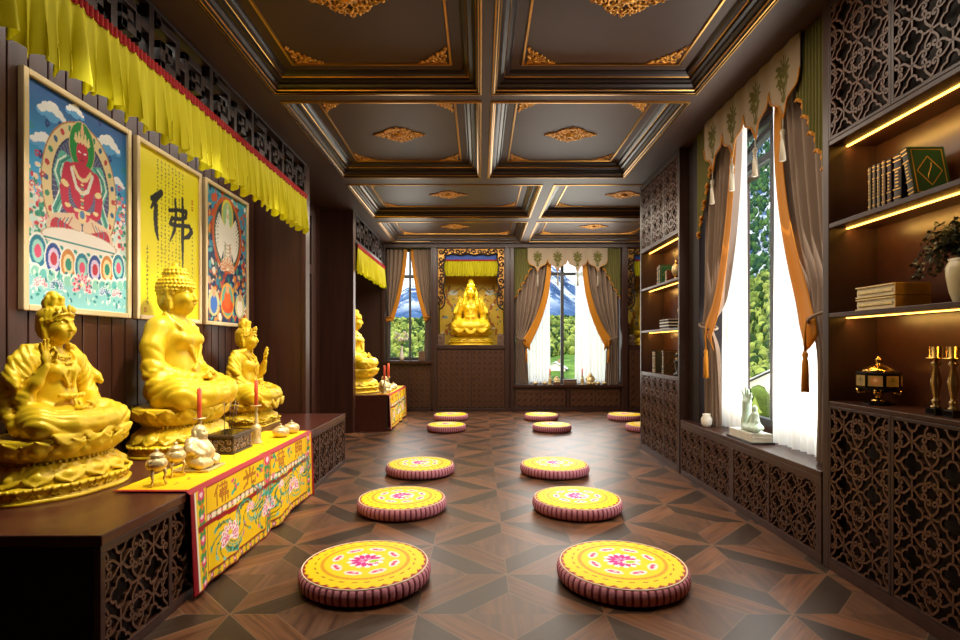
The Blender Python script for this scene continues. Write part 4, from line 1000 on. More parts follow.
def thangka_red():
    A = .70; C = Cv(170, 244, A, '#1b6fae'); Yo = C.Y; C.Y = .285+(C.Y-.33)/1.10
    g = np.clip((C.Y-.45)/.5, 0, 1)[..., None]; C.c = np.array(lin('#46b4ec'))*(1-g)+np.array(lin('#0a2a86'))*g
    C.rect(0, A, -.1, .43, '#d3ece6'); C.rect(0, A, -.1, .16, '#8fd0d4')
    rr = np.random.RandomState(3)
    for x, y, r in ((.15, .80, .05), (.55, .79, .055), (.10, .66, .045), (.62, .62, .04), (.40, .93, .03), (.30, .86, .035)): C.cloud(x, y, r, '#f5f6fa', '#5aa6e0')
    for x, y in ((.12, .74), (.2, .76), (.56, .72), (.48, .87), (.64, .56), (.08, .6)):
        C.path([(x+.012*math.cos(t)*(1-t/9), y+.02*math.sin(t)*(1-t/9)) for t in np.linspace(0, 6, 16)], .005, '#15367f')
    for _ in range(220):      # flowering branches at both sides
        x = rr.choice([rr.uniform(.0, .13), rr.uniform(A-.13, A)]); y = rr.uniform(.22, .56); C.ell(x, y, rr.uniform(.006, .016), rr.uniform(.006, .014), rr.choice(['#d33b4a', '#f6e9dd', '#4da98b', '#f4f1ea', '#e77f8c', '#2f8f78', '#f3d8b9']))
    C.ell(.35, .52, .268, .30, '#e9d3a0'); C.ell(.35, .52, .268, .30, '#b47a4a', ring=.975)
    for k in range(26):
        a = 2*PI*k/26; C.ell(.35+.237*math.cos(a), .52+.268*math.sin(a), .015, .012, ('#c03a3a', '#2d5f8f', '#3f8f6a')[k % 3], a)
    C.ell(.35, .52, .205, .235, '#4a4f78')
    for k in range(60):
        a = 2*PI*k/60; C.path([(.35+.06*math.cos(a), .52+.07*math.sin(a)), (.35+.2*math.cos(a), .52+.225*math.sin(a))], .0016, '#8f94b0')
    C.ell(.35, .52, .205, .235, '#22335f', ring=.965)
    # shawl, halo, figure
    for sg in (1, -1):
        X = lambda d: .35+sg*d
        C.path([(X(.05), .62), (X(.13), .63), (X(.165), .56), (X(.13), .48), (X(.175), .41), (X(.16), .36), (X(.215), .33)], [.02, .03, .028, .022, .024, .02, .012], '#65bfae')
        C.path([(X(.07), .61), (X(.14), .60), (X(.15), .53), (X(.12), .46), (X(.165), .38)], [.005]*5, '#d9f0e4')
    for sg in (1, -1):
        X = lambda d: .35+sg*d
        for off, cc, rr_ in ((0, '#3f9c90', .006), (.012, '#eaf6ee', .004), (-.012, '#2c7f78', .004)):
            C.path([(X(.10+off), .645), (X(.15+off), .61), (X(.17+off), .56), (X(.135+off), .50), (X(.165+off), .44), (X(.19+off), .40), (X(.17+off), .35), (X(.22+off), .325)], rr_, cc)
        for x_, y_ in ((.06, .60), (.10, .70), (.03, .52), (.09, .47)): C.path([(X(.29)+sg*(x_-.06)+.018*math.cos(t)*(1-t/8), y_+.016*math.sin(t)*(1-t/8)) for t in np.linspace(0, 6, 14)], .0035, ('#c9354a', '#2f8f78', '#e9b24a')[int(x_*100) % 3])
    C.ell(.35, .715, .092, .115, '#0e8a3c'); C.ell(.35, .715, .092, .115, '#e4c68b', ring=.955)
    RED, DR, GLD = '#c9264a', '#8e1836', '#efd6a0'
    C.ell(.35, .53, .085, .10, RED); C.ell(.35, .595, .105, .045, RED)
    for sg in (1, -1):
        X = lambda d: .35+sg*d
        C.path([(X(.095), .59), (X(.125), .50), (X(.115), .435)], [.034, .028, .025], RED); C.path([(X(.115), .435), (X(.06), .40), (X(.01), .395)], [.025, .02, .018], RED)
        C.ell(X(.118), .525, .026, .014, GLD, .2*sg); C.ell(X(.10), .435, .02, .010, GLD)
        C.path([(X(.06), .35), (X(.17), .335), (X(.20), .325)], [.055, .05, .035], '#e9cdb0'); C.path([(X(.17), .325), (X(.05), .30), (X(-.05), .31)], [.04, .032, .02], RED)
        for q in range(5): C.path([(X(.07+.025*q), .385-.006*q), (X(.10+.022*q), .345), (X(.09+.02*q), .31)], .003, ('#b5443e', '#4a87a0')[q % 2])
        C.ell(X(.03), .40, .024, .016, '#d94466')
    C.path([(.35, .64), (.35, .60)], .022, RED); C.ell(.35, .685, .042, .055, RED); C.ell(.35, .66, .032, .035, RED)
    C.path([(.325, .69), (.337, .688)], .0035, '#ffffff'); C.path([(.363, .688), (.375, .69)], .0035, '#ffffff'); C.path([(.338, .655), (.362, .655)], .0035, DR); C.path([(.35, .685), (.347, .667)], .0025, DR)
    C.path([(.31, .735), (.35, .748), (.39, .735)], .010, GLD)
    for k in range(5): x = .305+.0225*k; C.path([(x, .74), (x, .765+.03*(1-abs(k-2)/2))], [.012, .004], GLD)
    C.path([(.35, .78), (.35, .825)], [.014, .004], '#e7b98b')
    C.path([(.29, .61), (.32, .575), (.35, .565), (.38, .575), (.41, .61)], .009, GLD); C.path([(.275, .6), (.31, .525), (.35, .505), (.39, .525), (.425, .6)], .010, '#e9e4d8')
    for k in range(7): C.ell(.35, .545-.017*k, .012, .005, '#57a58f' if k % 2 else GLD)
    C.path([(.30, .425), (.40, .425)], .008, GLD); C.ell(.35, .40, .028, .03, GLD); C.ell(.35, .41, .018, .018, '#4f7fb0')
    # moon disc and lotus seat
    C.ell(.35, .285, .27, .05, '#f4ece2'); C.ell(.35, .285, .27, .05, '#c9a886', ring=.96)
    C.path([(.10, .27), (.60, .27)], .004, '#2b8f8a')
    for k in range(8):
        x = .015+.095*k; dy = .03*(1-((k-3.5)/3.5)**2)
        for q, cc in ((1, '#2a9a94'), (.8, '#bfe6da'), (.5, '#3fb0a6')): C.ell(x, .20-dy, .036*q, .075*q, cc)
    for k in range(7):
        x = .065+.095*k; dy = .035*(1-((k-3)/3.0)**2)
        for q, cc in ((1, '#f1f4ec'), (.86, ('#1f7f9c', '#2c4f9c', '#d28a3f')[k % 3]), (.6, ('#9bd8d0', '#d7c7e6', '#f2d9a8')[k % 3]), (.36, ('#e0567a', '#c43848', '#2d8f7a')[k % 3])): C.ell(x, .205-dy, .058*q, .078*q, cc)
    for k in range(15):
        x = .0+.05*k; dy = .03*(1-((k-7)/7.0)**2); C.ell(x, .135-dy, .032, .030, '#eaf5ee'); C.ell(x, .128-dy, .026, .024, ('#6cc0bd', '#8fd0c0')[k % 2])
    C.lotus(.35, .09, .07, '#d2405f', '#f4c7d0', '#efe3a0', .95)
    for x, c in ((.52, '#3f74b5'), (.18, '#3f74b5'), (.62, '#e3879a'), (.08, '#e3879a')): C.lotus(x, .075, .045, c, '#e4eff2')
    for _ in range(90): C.ell(rr.uniform(0, A), rr.uniform(.01, .14), rr.uniform(.006, .014), .006, rr.choice(['#eef5ee', '#2f9f96', '#bfe6da', '#1f7f8a']), rr.uniform(0, 3))
    C.Y = Yo; return C

def brush(C, strokes, ox, oy, sx, sy, col):
    for P, R in strokes: C.path([(ox+p[0]*sx, oy+p[1]*sy) for p in P], [r*sy for r in R] if hasattr(R, '__len__') else R*sy, col)
FO = [([(.22, .97), (.12, .84), (.02, .62)], [.055, .05, .02]), ([(.03, .80), (.12, .86), (.24, .99)], [.04, .06, .05]), ([(.12, .70), (.11, .45), (.13, .22), (.17, .06)], [.05, .055, .045, .02]),
      ([(.42, .72), (.62, .80), (.84, .84), (.83, .72), (.70, .64), (.48, .58)], [.03, .03, .04, .035, .03, .035]), ([(.48, .58), (.44, .46), (.62, .48), (.92, .56), (.98, .46), (.90, .34), (.76, .26)], [.035, .035, .03, .035, .05, .045, .02]),
      ([(.56, .98), (.58, .7), (.54, .35), (.44, .12)], [.03, .035, .035, .015]), ([(.74, 1.08), (.75, .7), (.745, .2), (.75, -.35)], [.03, .045, .045, .015])]
def sutra():
    A = .70; C = Cv(150, 216, A, '#f2e405'); rr = np.random.RandomState(5)
    for c in range(9):       # columns of small brush characters
        x = .20+.042*c if c < 8 else .62
        for r in range(34 if c < 8 else 14):
            y = .955-.0255*r if c < 8 else .62-.03*r
            if c == 8 and r > 12: continue
            for _ in range(4):
                a = rr.choice([0, PI/2, .8, -.8], p=[.4, .35, .13, .12]); px, py = x+rr.uniform(-.006, .006), y+rr.uniform(-.006, .006); L = rr.uniform(.003, .008)
                C.path([(px-L*math.cos(a), py-L*math.sin(a)), (px+L*math.cos(a), py+L*math.sin(a))], .0019, '#7a7212')
    for r in range(13):
        for _ in range(4):
            a = rr.choice([0, PI/2, .8, -.8]); px, py = .09+rr.uniform(-.007, .007), .40-.027*r+rr.uniform(-.007, .007); C.path([(px-.006*math.cos(a), py-.006*math.sin(a)), (px+.006*math.cos(a), py+.006*math.sin(a))], .0022, '#5d5510')
    for x, y in ((.62, .80), (.62, .76), (.07, .03)): C.rect(x-.012, x+.012, y-.016, y+.016, '#c65a1e'); C.rect(x-.006, x+.006, y-.009, y+.009, '#e8c20a')
    brush(C, [(P, [r*1.35 for r in R]) for P, R in FO], .12, .45, .50, .32, '#15120c')
    return C

def thangka_many():
    A = .70; C = Cv(110, 160, A, '#1d3f66'); rr = np.random.RandomState(9)
    pal = ['#c9562a', '#2f7f9c', '#1e2f5c', '#d9b48a', '#b3402c', '#3f8f6a', '#e9e0c9', '#2b2f3f', '#d98f3a', '#5fb0b5', '#8f3a2a']
    C.rect(0, A, .55, 1, '#3a93b5')
    for _ in range(520): C.ell(rr.uniform(0, A), rr.uniform(0, 1), rr.uniform(.010, .038), rr.uniform(.008, .03), pal[rr.randint(len(pal))], rr.uniform(0, 3))
    C.ell(.35, .68, .26, .30, '#c9602a'); C.ell(.35, .68, .225, .265, '#3b5f4a'); C.ell(.35, .70, .20, .23, '#2f3558')
    C.ell(.35, .84, .105, .12, '#e9d64a'); C.ell(.35, .84, .085, .10, '#9fc98a')
    WH = '#f2ecdc'
    for k in range(13):
        for sg in (1, -1):
            a = -1.15+2.2*k/12; x1, y1 = .35+sg*(.09+.11*math.cos(a)), .66+.17*math.sin(a); C.path([(.35+sg*.05, .68+.05*math.sin(a)), (x1-sg*.02, y1-.01), (x1, y1+.015)], [.016, .011, .008], WH)
    for k in range(4): C.ell(.35, .80+.035*k, .032-.006*k, .024, WH if k % 2 == 0 else '#e6c9a5')
    C.ell(.35, .70, .055, .09, WH); C.path([(.35, .66), (.35, .48)], [.06, .075], WH); C.path([(.31, .60), (.30, .48)], .008, '#6f9f7f'); C.path([(.39, .60), (.40, .48)], .008, '#b5703a')
    for q in range(5): C.path([(.29, .62-.03*q), (.35, .60-.03*q), (.41, .62-.03*q)], .004, '#c0a070')
    C.lotus(.35, .44, .12, '#d8794a', '#f0dcb8')
    C.ell(.35, .17, .12, .14, '#e0a83a'); C.ell(.35, .17, .10, .12, '#5fa08a'); C.ell(.35, .13, .10, .06, '#cf4f22'); C.ell(.35, .18, .06, .07, '#d8622a'); C.ell(.35, .26, .03, .035, '#e0a070')
    for x, c in ((.12, '#3c6fc0'), (.58, '#e8dcc5')): C.ell(x, .14, .09, .10, '#c9c38a'); C.ell(x, .13, .055, .07, c); C.ell(x, .21, .026, .03, '#caa07a')
    return C

def picture(y0, C, label):
    """framed hanging, facing the aisle from the board wall"""
    Wd, Hd = .832, 1.222; t = thing('framed_hanging', label, 'picture', (-2.3, y0, 1.378)); f = .034; mb = MB()
    mb.box(0, .035, 0, f, 0, Hd); mb.box(0, .035, Wd-f, Wd, 0, Hd); mb.box(0, .035, f, Wd-f, 0, f); mb.box(0, .035, f, Wd-f, Hd-f, Hd); mb.build('frame', M['frame'], t, bevel=.006)
    mb = MB(); mb.box(.001, .016, f, Wd-f, f, Hd-f); mb.build('backing_board', M['recess'], t)
    me = C.mesh('canvas', M['paint'], lambda x, y: (.0175, f+x/C.asp*(Wd-2*f), f+y*(Hd-2*f)))
    mesh_obj('canvas', me, t)
    return t
picture(2.683, thangka_red(), 'framed painting of a red seated deity with green halo, nearest picture on the board wall')
picture(3.573, sutra(), 'framed yellow calligraphy with one large black character behind the tall Buddha')
picture(4.467, thangka_many(), 'framed painting of a white many-armed deity, last picture before the niche end')

# ================================================================== altars and what stands on them
def altar(label, x0, x1, y0, y1, near_dark=True):
    """long low altar chest; x1 is the face to the aisle"""
    t = thing('altar_chest', label, 'altar', ((x0+x1)/2, y0, 0)); cx = (x0+x1)/2; hw = (x1-x0)/2; L = y1-y0
    mb = MB(); mb.box(-hw, hw, 0, L, .468, ZA); mb.build('top_board', M['plat'], t, bevel=.004)
    mb = MB(); mb.box(-hw, hw-.05, .02, L-.01, 0, .468); mb.build('chest_body', M['recess'], t)
    mb = MB(); mb.box(-hw, hw-.03, .0, .02, 0, .468); mb.build('end_panel', M['plat_end'] if near_dark else M['plat'], t)  # near end coloured black for the shade on that face
    n = max(2, int(round(L/.45))); pw = L/n; mb = MB(); st = .028
    mb.box(hw-.03, hw-.004, 0, L, .0, .045); mb.box(hw-.03, hw-.004, 0, L, .438, .468)
    for k in range(n+1):
        yy = min(max(k*pw-st/2, 0), L-st); mb.box(hw-.03, hw-.004, yy, yy+st, .045, .438)
    mb.build('front_frame', M['dark_wood_y'], t, bevel=.003)
    wl = pw-st; LM = lattice('altar_lattice', wl, .393, wl/4, .010, .014, [M['lattice']])
    for k in range(n): mesh_obj('lattice_panel', LM, t, (hw-.022, k*pw+st/2, .045), PI/2)
    return t
altar('long dark altar chest with carved front under the golden statues nearest the camera', -2.298, -1.377, 1.965, 5.535)
altar('shorter altar chest with carved front at the far end, beside the dark pillar', -2.298, -1.295, 7.56, 9.45, False)

LP = {'佛': [((.25, .95), (.05, .55)), ((.16, .75), (.16, .05)), ((.38, .85), (.85, .85), (.85, .62), (.38, .62), (.36, .4), (.9, .4), (.88, .1)), ((.52, .98), (.5, .05)), ((.7, .98), (.7, .0))],
      '光': [((.5, 1), (.5, .58)), ((.2, .9), (.32, .65)), ((.8, .9), (.68, .65)), ((.05, .55), (.95, .55)), ((.38, .55), (.32, .2), (.05, .02)), ((.62, .55), (.62, .12), (.95, .08), (.95, .25))],
      '普': [((.3, 1), (.38, .88)), ((.7, 1), (.62, .88)), ((.12, .85), (.88, .85)), ((.38, .85), (.38, .55)), ((.62, .85), (.62, .55)), ((.2, .75), (.26, .6)), ((.8, .75), (.74, .6)), ((.05, .52), (.95, .52)), ((.25, .42), (.75, .42), (.75, .02), (.25, .02), (.25, .42)), ((.25, .22), (.75, .22))],
      '照': [((.08, .95), (.38, .95), (.38, .4), (.08, .4), (.08, .95)), ((.08, .68), (.38, .68)), ((.5, .95), (.9, .95), (.86, .7)), ((.66, .95), (.5, .68)), ((.52, .6), (.88, .6), (.88, .38), (.52, .38), (.52, .6)), ((.1, .2), (.05, .02)), ((.36, .2), (.38, .04)), ((.62, .2), (.66, .04)), ((.88, .2), (.95, .02))]}
CL, CD, CH = 1.83, .352, .50
def altar_cloth_canvas():
    C = Cv(300, 146, CL, '#f5c60c'); f = CH/(CH+CD); hh = 1.0; s = 1/(CH+CD)
    # the canvas runs from the hem (Y=0) over the front edge (Y=f) to the back of the altar top (Y=1); metres are scaled by s in Y only
    Xm, Ym = C.X, C.Y/s; C.Y = Ym; rr = np.random.RandomState(21)
    RED, GRN = '#980d16', '#3f8f4a'
    def flowers(x0, x1, y0, y1, n, bgc='#efe0a0'):
        C.rect(x0, x1, y0, y1, bgc)
        for k in range(n):
            q = (k+.5)/n; x, y = ((x0+x1)/2, y0+(y1-y0)*q) if (y1-y0) > (x1-x0) else (x0+(x1-x0)*q, (y0+y1)/2); w = min(x1-x0, y1-y0)
            for dx, dy in ((-.35, -.7), (.35, .6), (.3, -.6), (-.3, .7)): C.ell(x+dx*w*.6, y+dy*w*.6, w*.26, w*.16, GRN, rr.uniform(0, 3))
            if k % 2 == 0: C.ell(x, y, w*.42, w*.36, '#d8436a'); C.ell(x, y, w*.2, w*.16, '#f6d6de')
            else: C.ell(x, y, w*.3, w*.2, '#d9781e', rr.uniform(0, 3))
    flowers(.055, .135, 0, .49, 9, '#f0c818'); flowers(CL-.135, CL-.055, 0, .49, 9, '#f0c818'); flowers(.86, .97, 0, .49, 9, '#e8b414')
    C.rect(.142, .153, .03, .49, RED); C.rect(CL-.153, CL-.142, .03, .49, RED); C.rect(.852, .860, .05, .49, RED); C.rect(.97, .978, .05, .49, RED)
    for a, c in ((.153, .852), (.978, CL-.153)):
        flowers(a, c, .315, .345, 12, '#f3e4c4'); flowers(a, c, .008, .045, 12, '#f0c818'); C.rect(a, c, .045, .055, RED)
        C.rect(a, c, .345, .352, RED); C.rect(a, c, .478, .483, RED)
    m = np.abs(Ym-(.297+.006*np.sin(Xm*9))) < .014; C.put(m & (Xm > .05) & (Xm < CL-.05), RED)
    for ch, x in (('佛', .22), ('光', .57), ('普', 1.06), ('照', 1.43)):
        for st in LP[ch]: C.path([(x+p[0]*.17, .365+p[1]*.105) for p in st], .0075, '#8a3f0c')
        for st in LP[ch]: C.path([(x+p[0]*.17, .365+p[1]*.105) for p in st], .003, '#d98a1c')
    for x, y in ((.46, .42), (1.02, .43), (1.32, .42), (.80, .42)):
        for k in range(7): C.ell(x+rr.uniform(-.04, .04), y+rr.uniform(-.035, .035), .020, .010, ('#2f8f5a', '#2fa79a', '#d8436a')[k % 3], rr.uniform(0, 3))
    for cx, cy, r in ((.38, .17, .11), (.66, .24, .05), (.92, .17, .10), (1.12, .25, .05), (1.38, .17, .10), (1.58, .24, .05)):
        for k in range(13):      # vines with leaves
            a0 = rr.uniform(0, 6.28); P = [(cx+(.05+.15*t)*math.cos(a0+1.6*t), cy+(.03+.085*t)*math.sin(a0+1.6*t)) for t in np.linspace(0, 1, 8)]
            C.path(P, .0035, ('#2a7f5f', '#35a99a', '#4b5a1a')[k % 3]); C.ell(P[-1][0], P[-1][1], .018, .009, ('#35a99a', '#2a7f5f', '#e0789a', '#7fcfc0')[k % 4], a0); C.ell(P[4][0], P[4][1], .013, .007, ('#57b8a6', '#2a7f5f')[k % 2], a0+1)
        C.lotus(cx, cy, r, '#e0608a', '#fdf0f0', '#f3d23a', .62)
    C.rect(0, .036, 0, .5, '#8c0c1a'); C.rect(.036, .046, 0, .5, '#f4ead8'); C.rect(CL-.03, CL, 0, .5, '#9c0e1a'); C.rect(0, CL, 0, .010, '#9c0e1a')
    C.rect(0, CL, .483, .515, '#980d16')
    # on the altar top: plain gold with stripes near the border
    C.rect(0, .03, .515, 1, '#980d16'); C.rect(CL-.03, CL, .515, 1, '#980d16')
    for k in range(16):
        x = .12+.105*k; C.path([(x, .60+rr.uniform(0, .05)), (x+.05, .60+rr.uniform(0, .05))], .006, '#d98a1c'); C.path([(x+.03, .72+rr.uniform(0, .08)), (x+.08, .72+rr.uniform(0, .08))], .005, '#c0561c')
    C.Y = Ym*s; return C
CLC = altar_cloth_canvas()
def cloth_fn(x, y):
    """local: x towards the aisle, y along the altar, z up from the floor"""
    m = y*(CH+CD); a = x
    wob = .012*math.sin(a*7.1)+.008*math.sin(a*17+1)+.006*math.sin(a*31)
    gap = -.010*math.exp(-((a-.98)/.03)**2)
    if m > CH+.012: return (-(m-CH-.006), a, ZA+.006)
    if m > CH-.012:
        t = (m-CH+.012)/.024*PI/2; return (.012-.018*math.sin(t)+.004, a, ZA-.012+.018*math.sin(t))
    d = (CH-m)/CH; return (.016+max(-.004, d*wob)+.012*d+gap*d, a, ZA-(CH-m)+.004+.012*d*math.sin(a*5.3+.6)*d)
CLM = CLC.mesh('altar_cloth', M['silk'], cloth_fn)
def add_cloth(loc, sy, label, me=CLM):
    o = mesh_obj('altar_cloth', me, None, loc); o.scale = (1, sy, 1); md = o.modifiers.new('thick', 'SOLIDIFY'); md.thickness = .003; md.offset = 1
    return tag(o, label, 'altar cloth')
add_cloth((-1.377, 2.53, 0), 1.0, 'yellow embroidered altar cloth with red borders and lotus flowers, draped over the near altar')
add_cloth((-1.295, 7.58, 0), .93, 'yellow embroidered cloth with red borders over the farther altar',
          CLC.mesh('altar_cloth_narrow', M['silk'], lambda x, y: (lambda p: (p[0]*.5 if p[0] < 0 else p[0], p[1], p[2]))(cloth_fn(x, y))))
ZC = ZA+.0105

def censer(loc, label, s=1.0, group=None):
    t = thing('tripod_censer', label, 'censer', loc, 0, group); mb = MB()
    mb.lathe([(.0, .072), (.02, .072), (.038, .082), (.047, .10), (.046, .118), (.036, .132), (.030, .137), (.034, .140), (.034, .144)], 20, fn=lambda a, z: 1+.03*math.cos(10*a)); mb.build('bowl', M['silver'], t)
    mb = MB(); mb.lathe([(.034, .144), (.030, .152), (.018, .160), (.008, .164), (.010, .170), (.006, .178), (.0005, .181)], 16); mb.build('lid', M['silver'], t)
    for k in range(3):
        a = 2*PI*k/3+.5; mb = MB(); mb.tube([(.030*math.cos(a), .030*math.sin(a), .085), (.038*math.cos(a), .038*math.sin(a), .055), (.030*math.cos(a), .030*math.sin(a), .028), (.042*math.cos(a), .042*math.sin(a), .003)], [.010, .007, .004, .006], 8); mb.build('leg', M['silver'], t)
    for sg in (1, -1):
        mb = MB(); mb.tube([(0, sg*.044, .105), (0, sg*.060, .115), (0, sg*.058, .130), (0, sg*.042, .128)], .004, 6); mb.build('handle', M['silver'], t)
    t.scale = (s,)*3; return t
censer((-1.575, 2.63, ZC), 'small pale metal tripod censer nearest the camera on the altar cloth', 1.0)
censer((-1.585, 2.815, ZC), 'small pale metal tripod censer between its nearer twin and the laughing figure', 1.0)

def budai():
    S = SDF((-.12, -.13, -.01), (.14, .13, .29), .004)
    S.ell((0, 0, .075), (.082, .090, .078), .02); S.ell((.028, 0, .085), (.062, .066, .062), .02)
    for sg in (1, -1):
        S.chain([(.0, sg*.07, .04), (.06, sg*.085, .028), (.085, sg*.03, .025)], [.034, .03, .022], .02); S.chain([(-.02, sg*.066, .15), (.0, sg*.094, .11), (.045, sg*.072, .08)], [.026, .026, .02], .012); S.ell((.055, sg*.065, .08), (.018, .016, .016), .008)
        S.folds((-.02, sg*.08, .15), (.03, sg*.08, .05), .035, .003, 60)
    S.ell((-.01, 0, .135), (.055, .075, .05), .03); S.ell((.005, 0, .198), (.044, .042, .046), .012); S.ell((.02, 0, .178), (.034, .04, .028), .015)
    for sg in (1, -1):
        S.ell((.0, sg*.047, .185), (.010, .009, .028), .006); S.ell((.036, sg*.02, .19), (.014, .014, .011), .006); S.ell((.043, sg*.017, .204), (.006, .010, .003), .002, cut=True)
    S.ell((.05, 0, .19), (.008, .009, .009), .004); S.ell((.046, 0, .173), (.008, .020, .005), .003, cut=True)
    return S.mesh('laughing_figure', M['silver'])
BUDAI = budai()
t = thing('laughing_figurine', 'pale metal laughing seated figurine with round belly on a small plinth, on the altar cloth', 'figurine', (-1.56, 3.00, ZC))
mb = MB(); mb.box(-.10, .10, -.10, .10, 0, .012); mb.build('plinth', M['silver'], t, bevel=.003); o = mesh_obj('figure', BUDAI, t, (-.005, 0, .012)); o.scale = (.90, .90, .95)

def candlestick(loc, h, label, clabel, group=None, candle_h=.175, r=.012, s=1.0, m='silver'):
    t = thing('candlestick', label, 'candlestick', loc, 0, group)
    mb = MB(); mb.lathe([(.0005, 0), (.042, 0), (.044, .006), (.036, .012), (.038, .018), (.030, .03), (.034, .05), (.030, .075), (.036, .10), (.026, .125), (.012, .135), (.016, .145), (.009, .155), (.012, h-.06), (.007, h-.045), (.014, h-.025), (.008, h-.012), (.010, h-.008)], 20); mb.build('stem', M[m], t)
    mb = MB(); mb.lathe([(.010, h-.008), (.034, h-.006), (.036, h), (.0005, h-.002)], 20); mb.build('drip_dish', M[m], t)
    c = thing('red_candle', clabel, 'candle', (loc[0], loc[1], loc[2]+h), 0, None)
    mb = MB(); mb.lathe([(.0005, 0), (r, 0), (r, candle_h*.97), (r*.7, candle_h), (.0005, candle_h-.002)], 14); mb.build('wax', M['candle'], c)
    mb = MB(); mb.tube([(0, 0, candle_h-.004), (.001, 0, candle_h+.010)], .0014, 5); mb.build('wick', M['black_gloss'], c)
    return t
candlestick((-1.655, 3.185, ZC), .255, 'pale metal candlestick behind the laughing figurine', 'red candle standing behind the laughing figurine')
candlestick((-1.567, 3.78, ZC), .265, 'slender pale metal candlestick beyond the carved incense box', 'red candle beyond the carved incense box, in front of the small statue')

def scroll_side(t, pts, rot, m):
    mb = MB()
    for p in pts: mb.tube(p, .0042, 5)
    o = mb.build('carved_side', m, t); return o
t = thing('incense_box', 'dark carved rectangular incense box on the altar cloth in front of the tall Buddha', 'incense burner', (-1.635, 3.52, ZC)); mb = MB()
mb.box(-.095, .095, -.145, .145, 0, .012); mb.box(-.088, .088, -.138, .138, .012, .10); mb.box(-.098, .098, -.148, .148, .10, .118); mb.build('box', mat('incense_box_wood', '#3a2a20', .4), t, bevel=.005)
for sx in (1, -1): scroll_side(t, [[(sx*.090, a, b) for a, b in spiral((-.115+.046*k, .034+.040*q), .020, .7*k, 1.25, 1 if (k+q) % 2 else -1, 10)] for k in range(6) for q in (0, 1)], 0, M['scroll'])
for sy in (1, -1): scroll_side(t, [[(a, sy*.140, b) for a, b in spiral((-.062+.041*k, .034+.040*q), .020, .9*k, 1.25, 1 if (k+q) % 2 else -1, 10)] for k in range(4) for q in (0, 1)], 0, M['scroll'])
mb = MB(); mb.box(-.075, .075, -.125, .125, .1185, .120); mb.build('ash_bed', M['black_gloss'], t)
for k, (dx, dy, tx, ty, hh) in enumerate(((-.02, -.02, .0, -.004, .20), (.0, .0, .01, .004, .21), (.012, .03, .022, .03, .19), (-.01, .045, .012, .045, .20))):
    mb = MB(); mb.tube([(0, 0, 0), (tx, ty, hh)], .0022, 6); o = mb.build('incense_stick', M['carved'], None, (-1.635+dx, 3.52+dy, ZC+.119))
    tag(o, ['thin dark incense stick, most camera-side in the carved box', 'thin dark incense stick, second from the camera in the carved box', 'thin dark incense stick leaning most, in the carved box', 'thin dark incense stick, most distant in the carved box'][k], 'incense stick', 'incense sticks in the carved box')

def gourd_pot(loc, label, s=1.0, mt='silver', group=None):
    t = thing('lidded_pot', label, 'pot', loc, 0, group); mb = MB()
    mb.lathe([(.0005, 0), (.036, 0), (.054, .016), (.062, .036), (.058, .056), (.042, .070), (.02, .076)], 24, fn=lambda a, z: 1+.02*math.cos(8*a)); mb.build('bowl', M[mt], t)
    mb = MB(); mb.lathe([(.030, .0755), (.022, .081), (.008, .084), (.005, .090), (.008, .097), (.0005, .102)], 16); mb.build('lid', M[mt], t); t.scale = (s,)*3; return t
gourd_pot((-1.49, 4.04, ZC), 'small round pale lidded pot near the cloth edge, first beyond the second candle')
gourd_pot((-1.475, 4.225, ZC), 'small round pale lidded pot at the far end of the near altar cloth')

# the farther altar repeats the set
o = thing('laughing_figurine', 'white gilt seated figurine on the farther altar cloth', 'figurine', (-1.395, 7.845, ZC)); mesh_obj('figure', BUDAI, o, (0, 0, .006))
candlestick((-1.36, 7.68, ZC), .20, 'short candlestick nearest the dark pillar on the farther altar', 'red candle nearest the dark pillar on the farther altar', None, .20, .016)
candlestick((-1.36, 8.02, ZC), .22, 'short candlestick beside the white figurine on the farther altar', 'red candle beside the white figurine on the farther altar', None, .20, .016)
gourd_pot((-1.36, 8.46, ZC), 'round pale pot alone at the far part of the farther altar cloth', 1.15)
gourd_pot((-1.36, 8.22, ZC), 'round pale pot just beyond the second candle on the farther altar', 1.0)

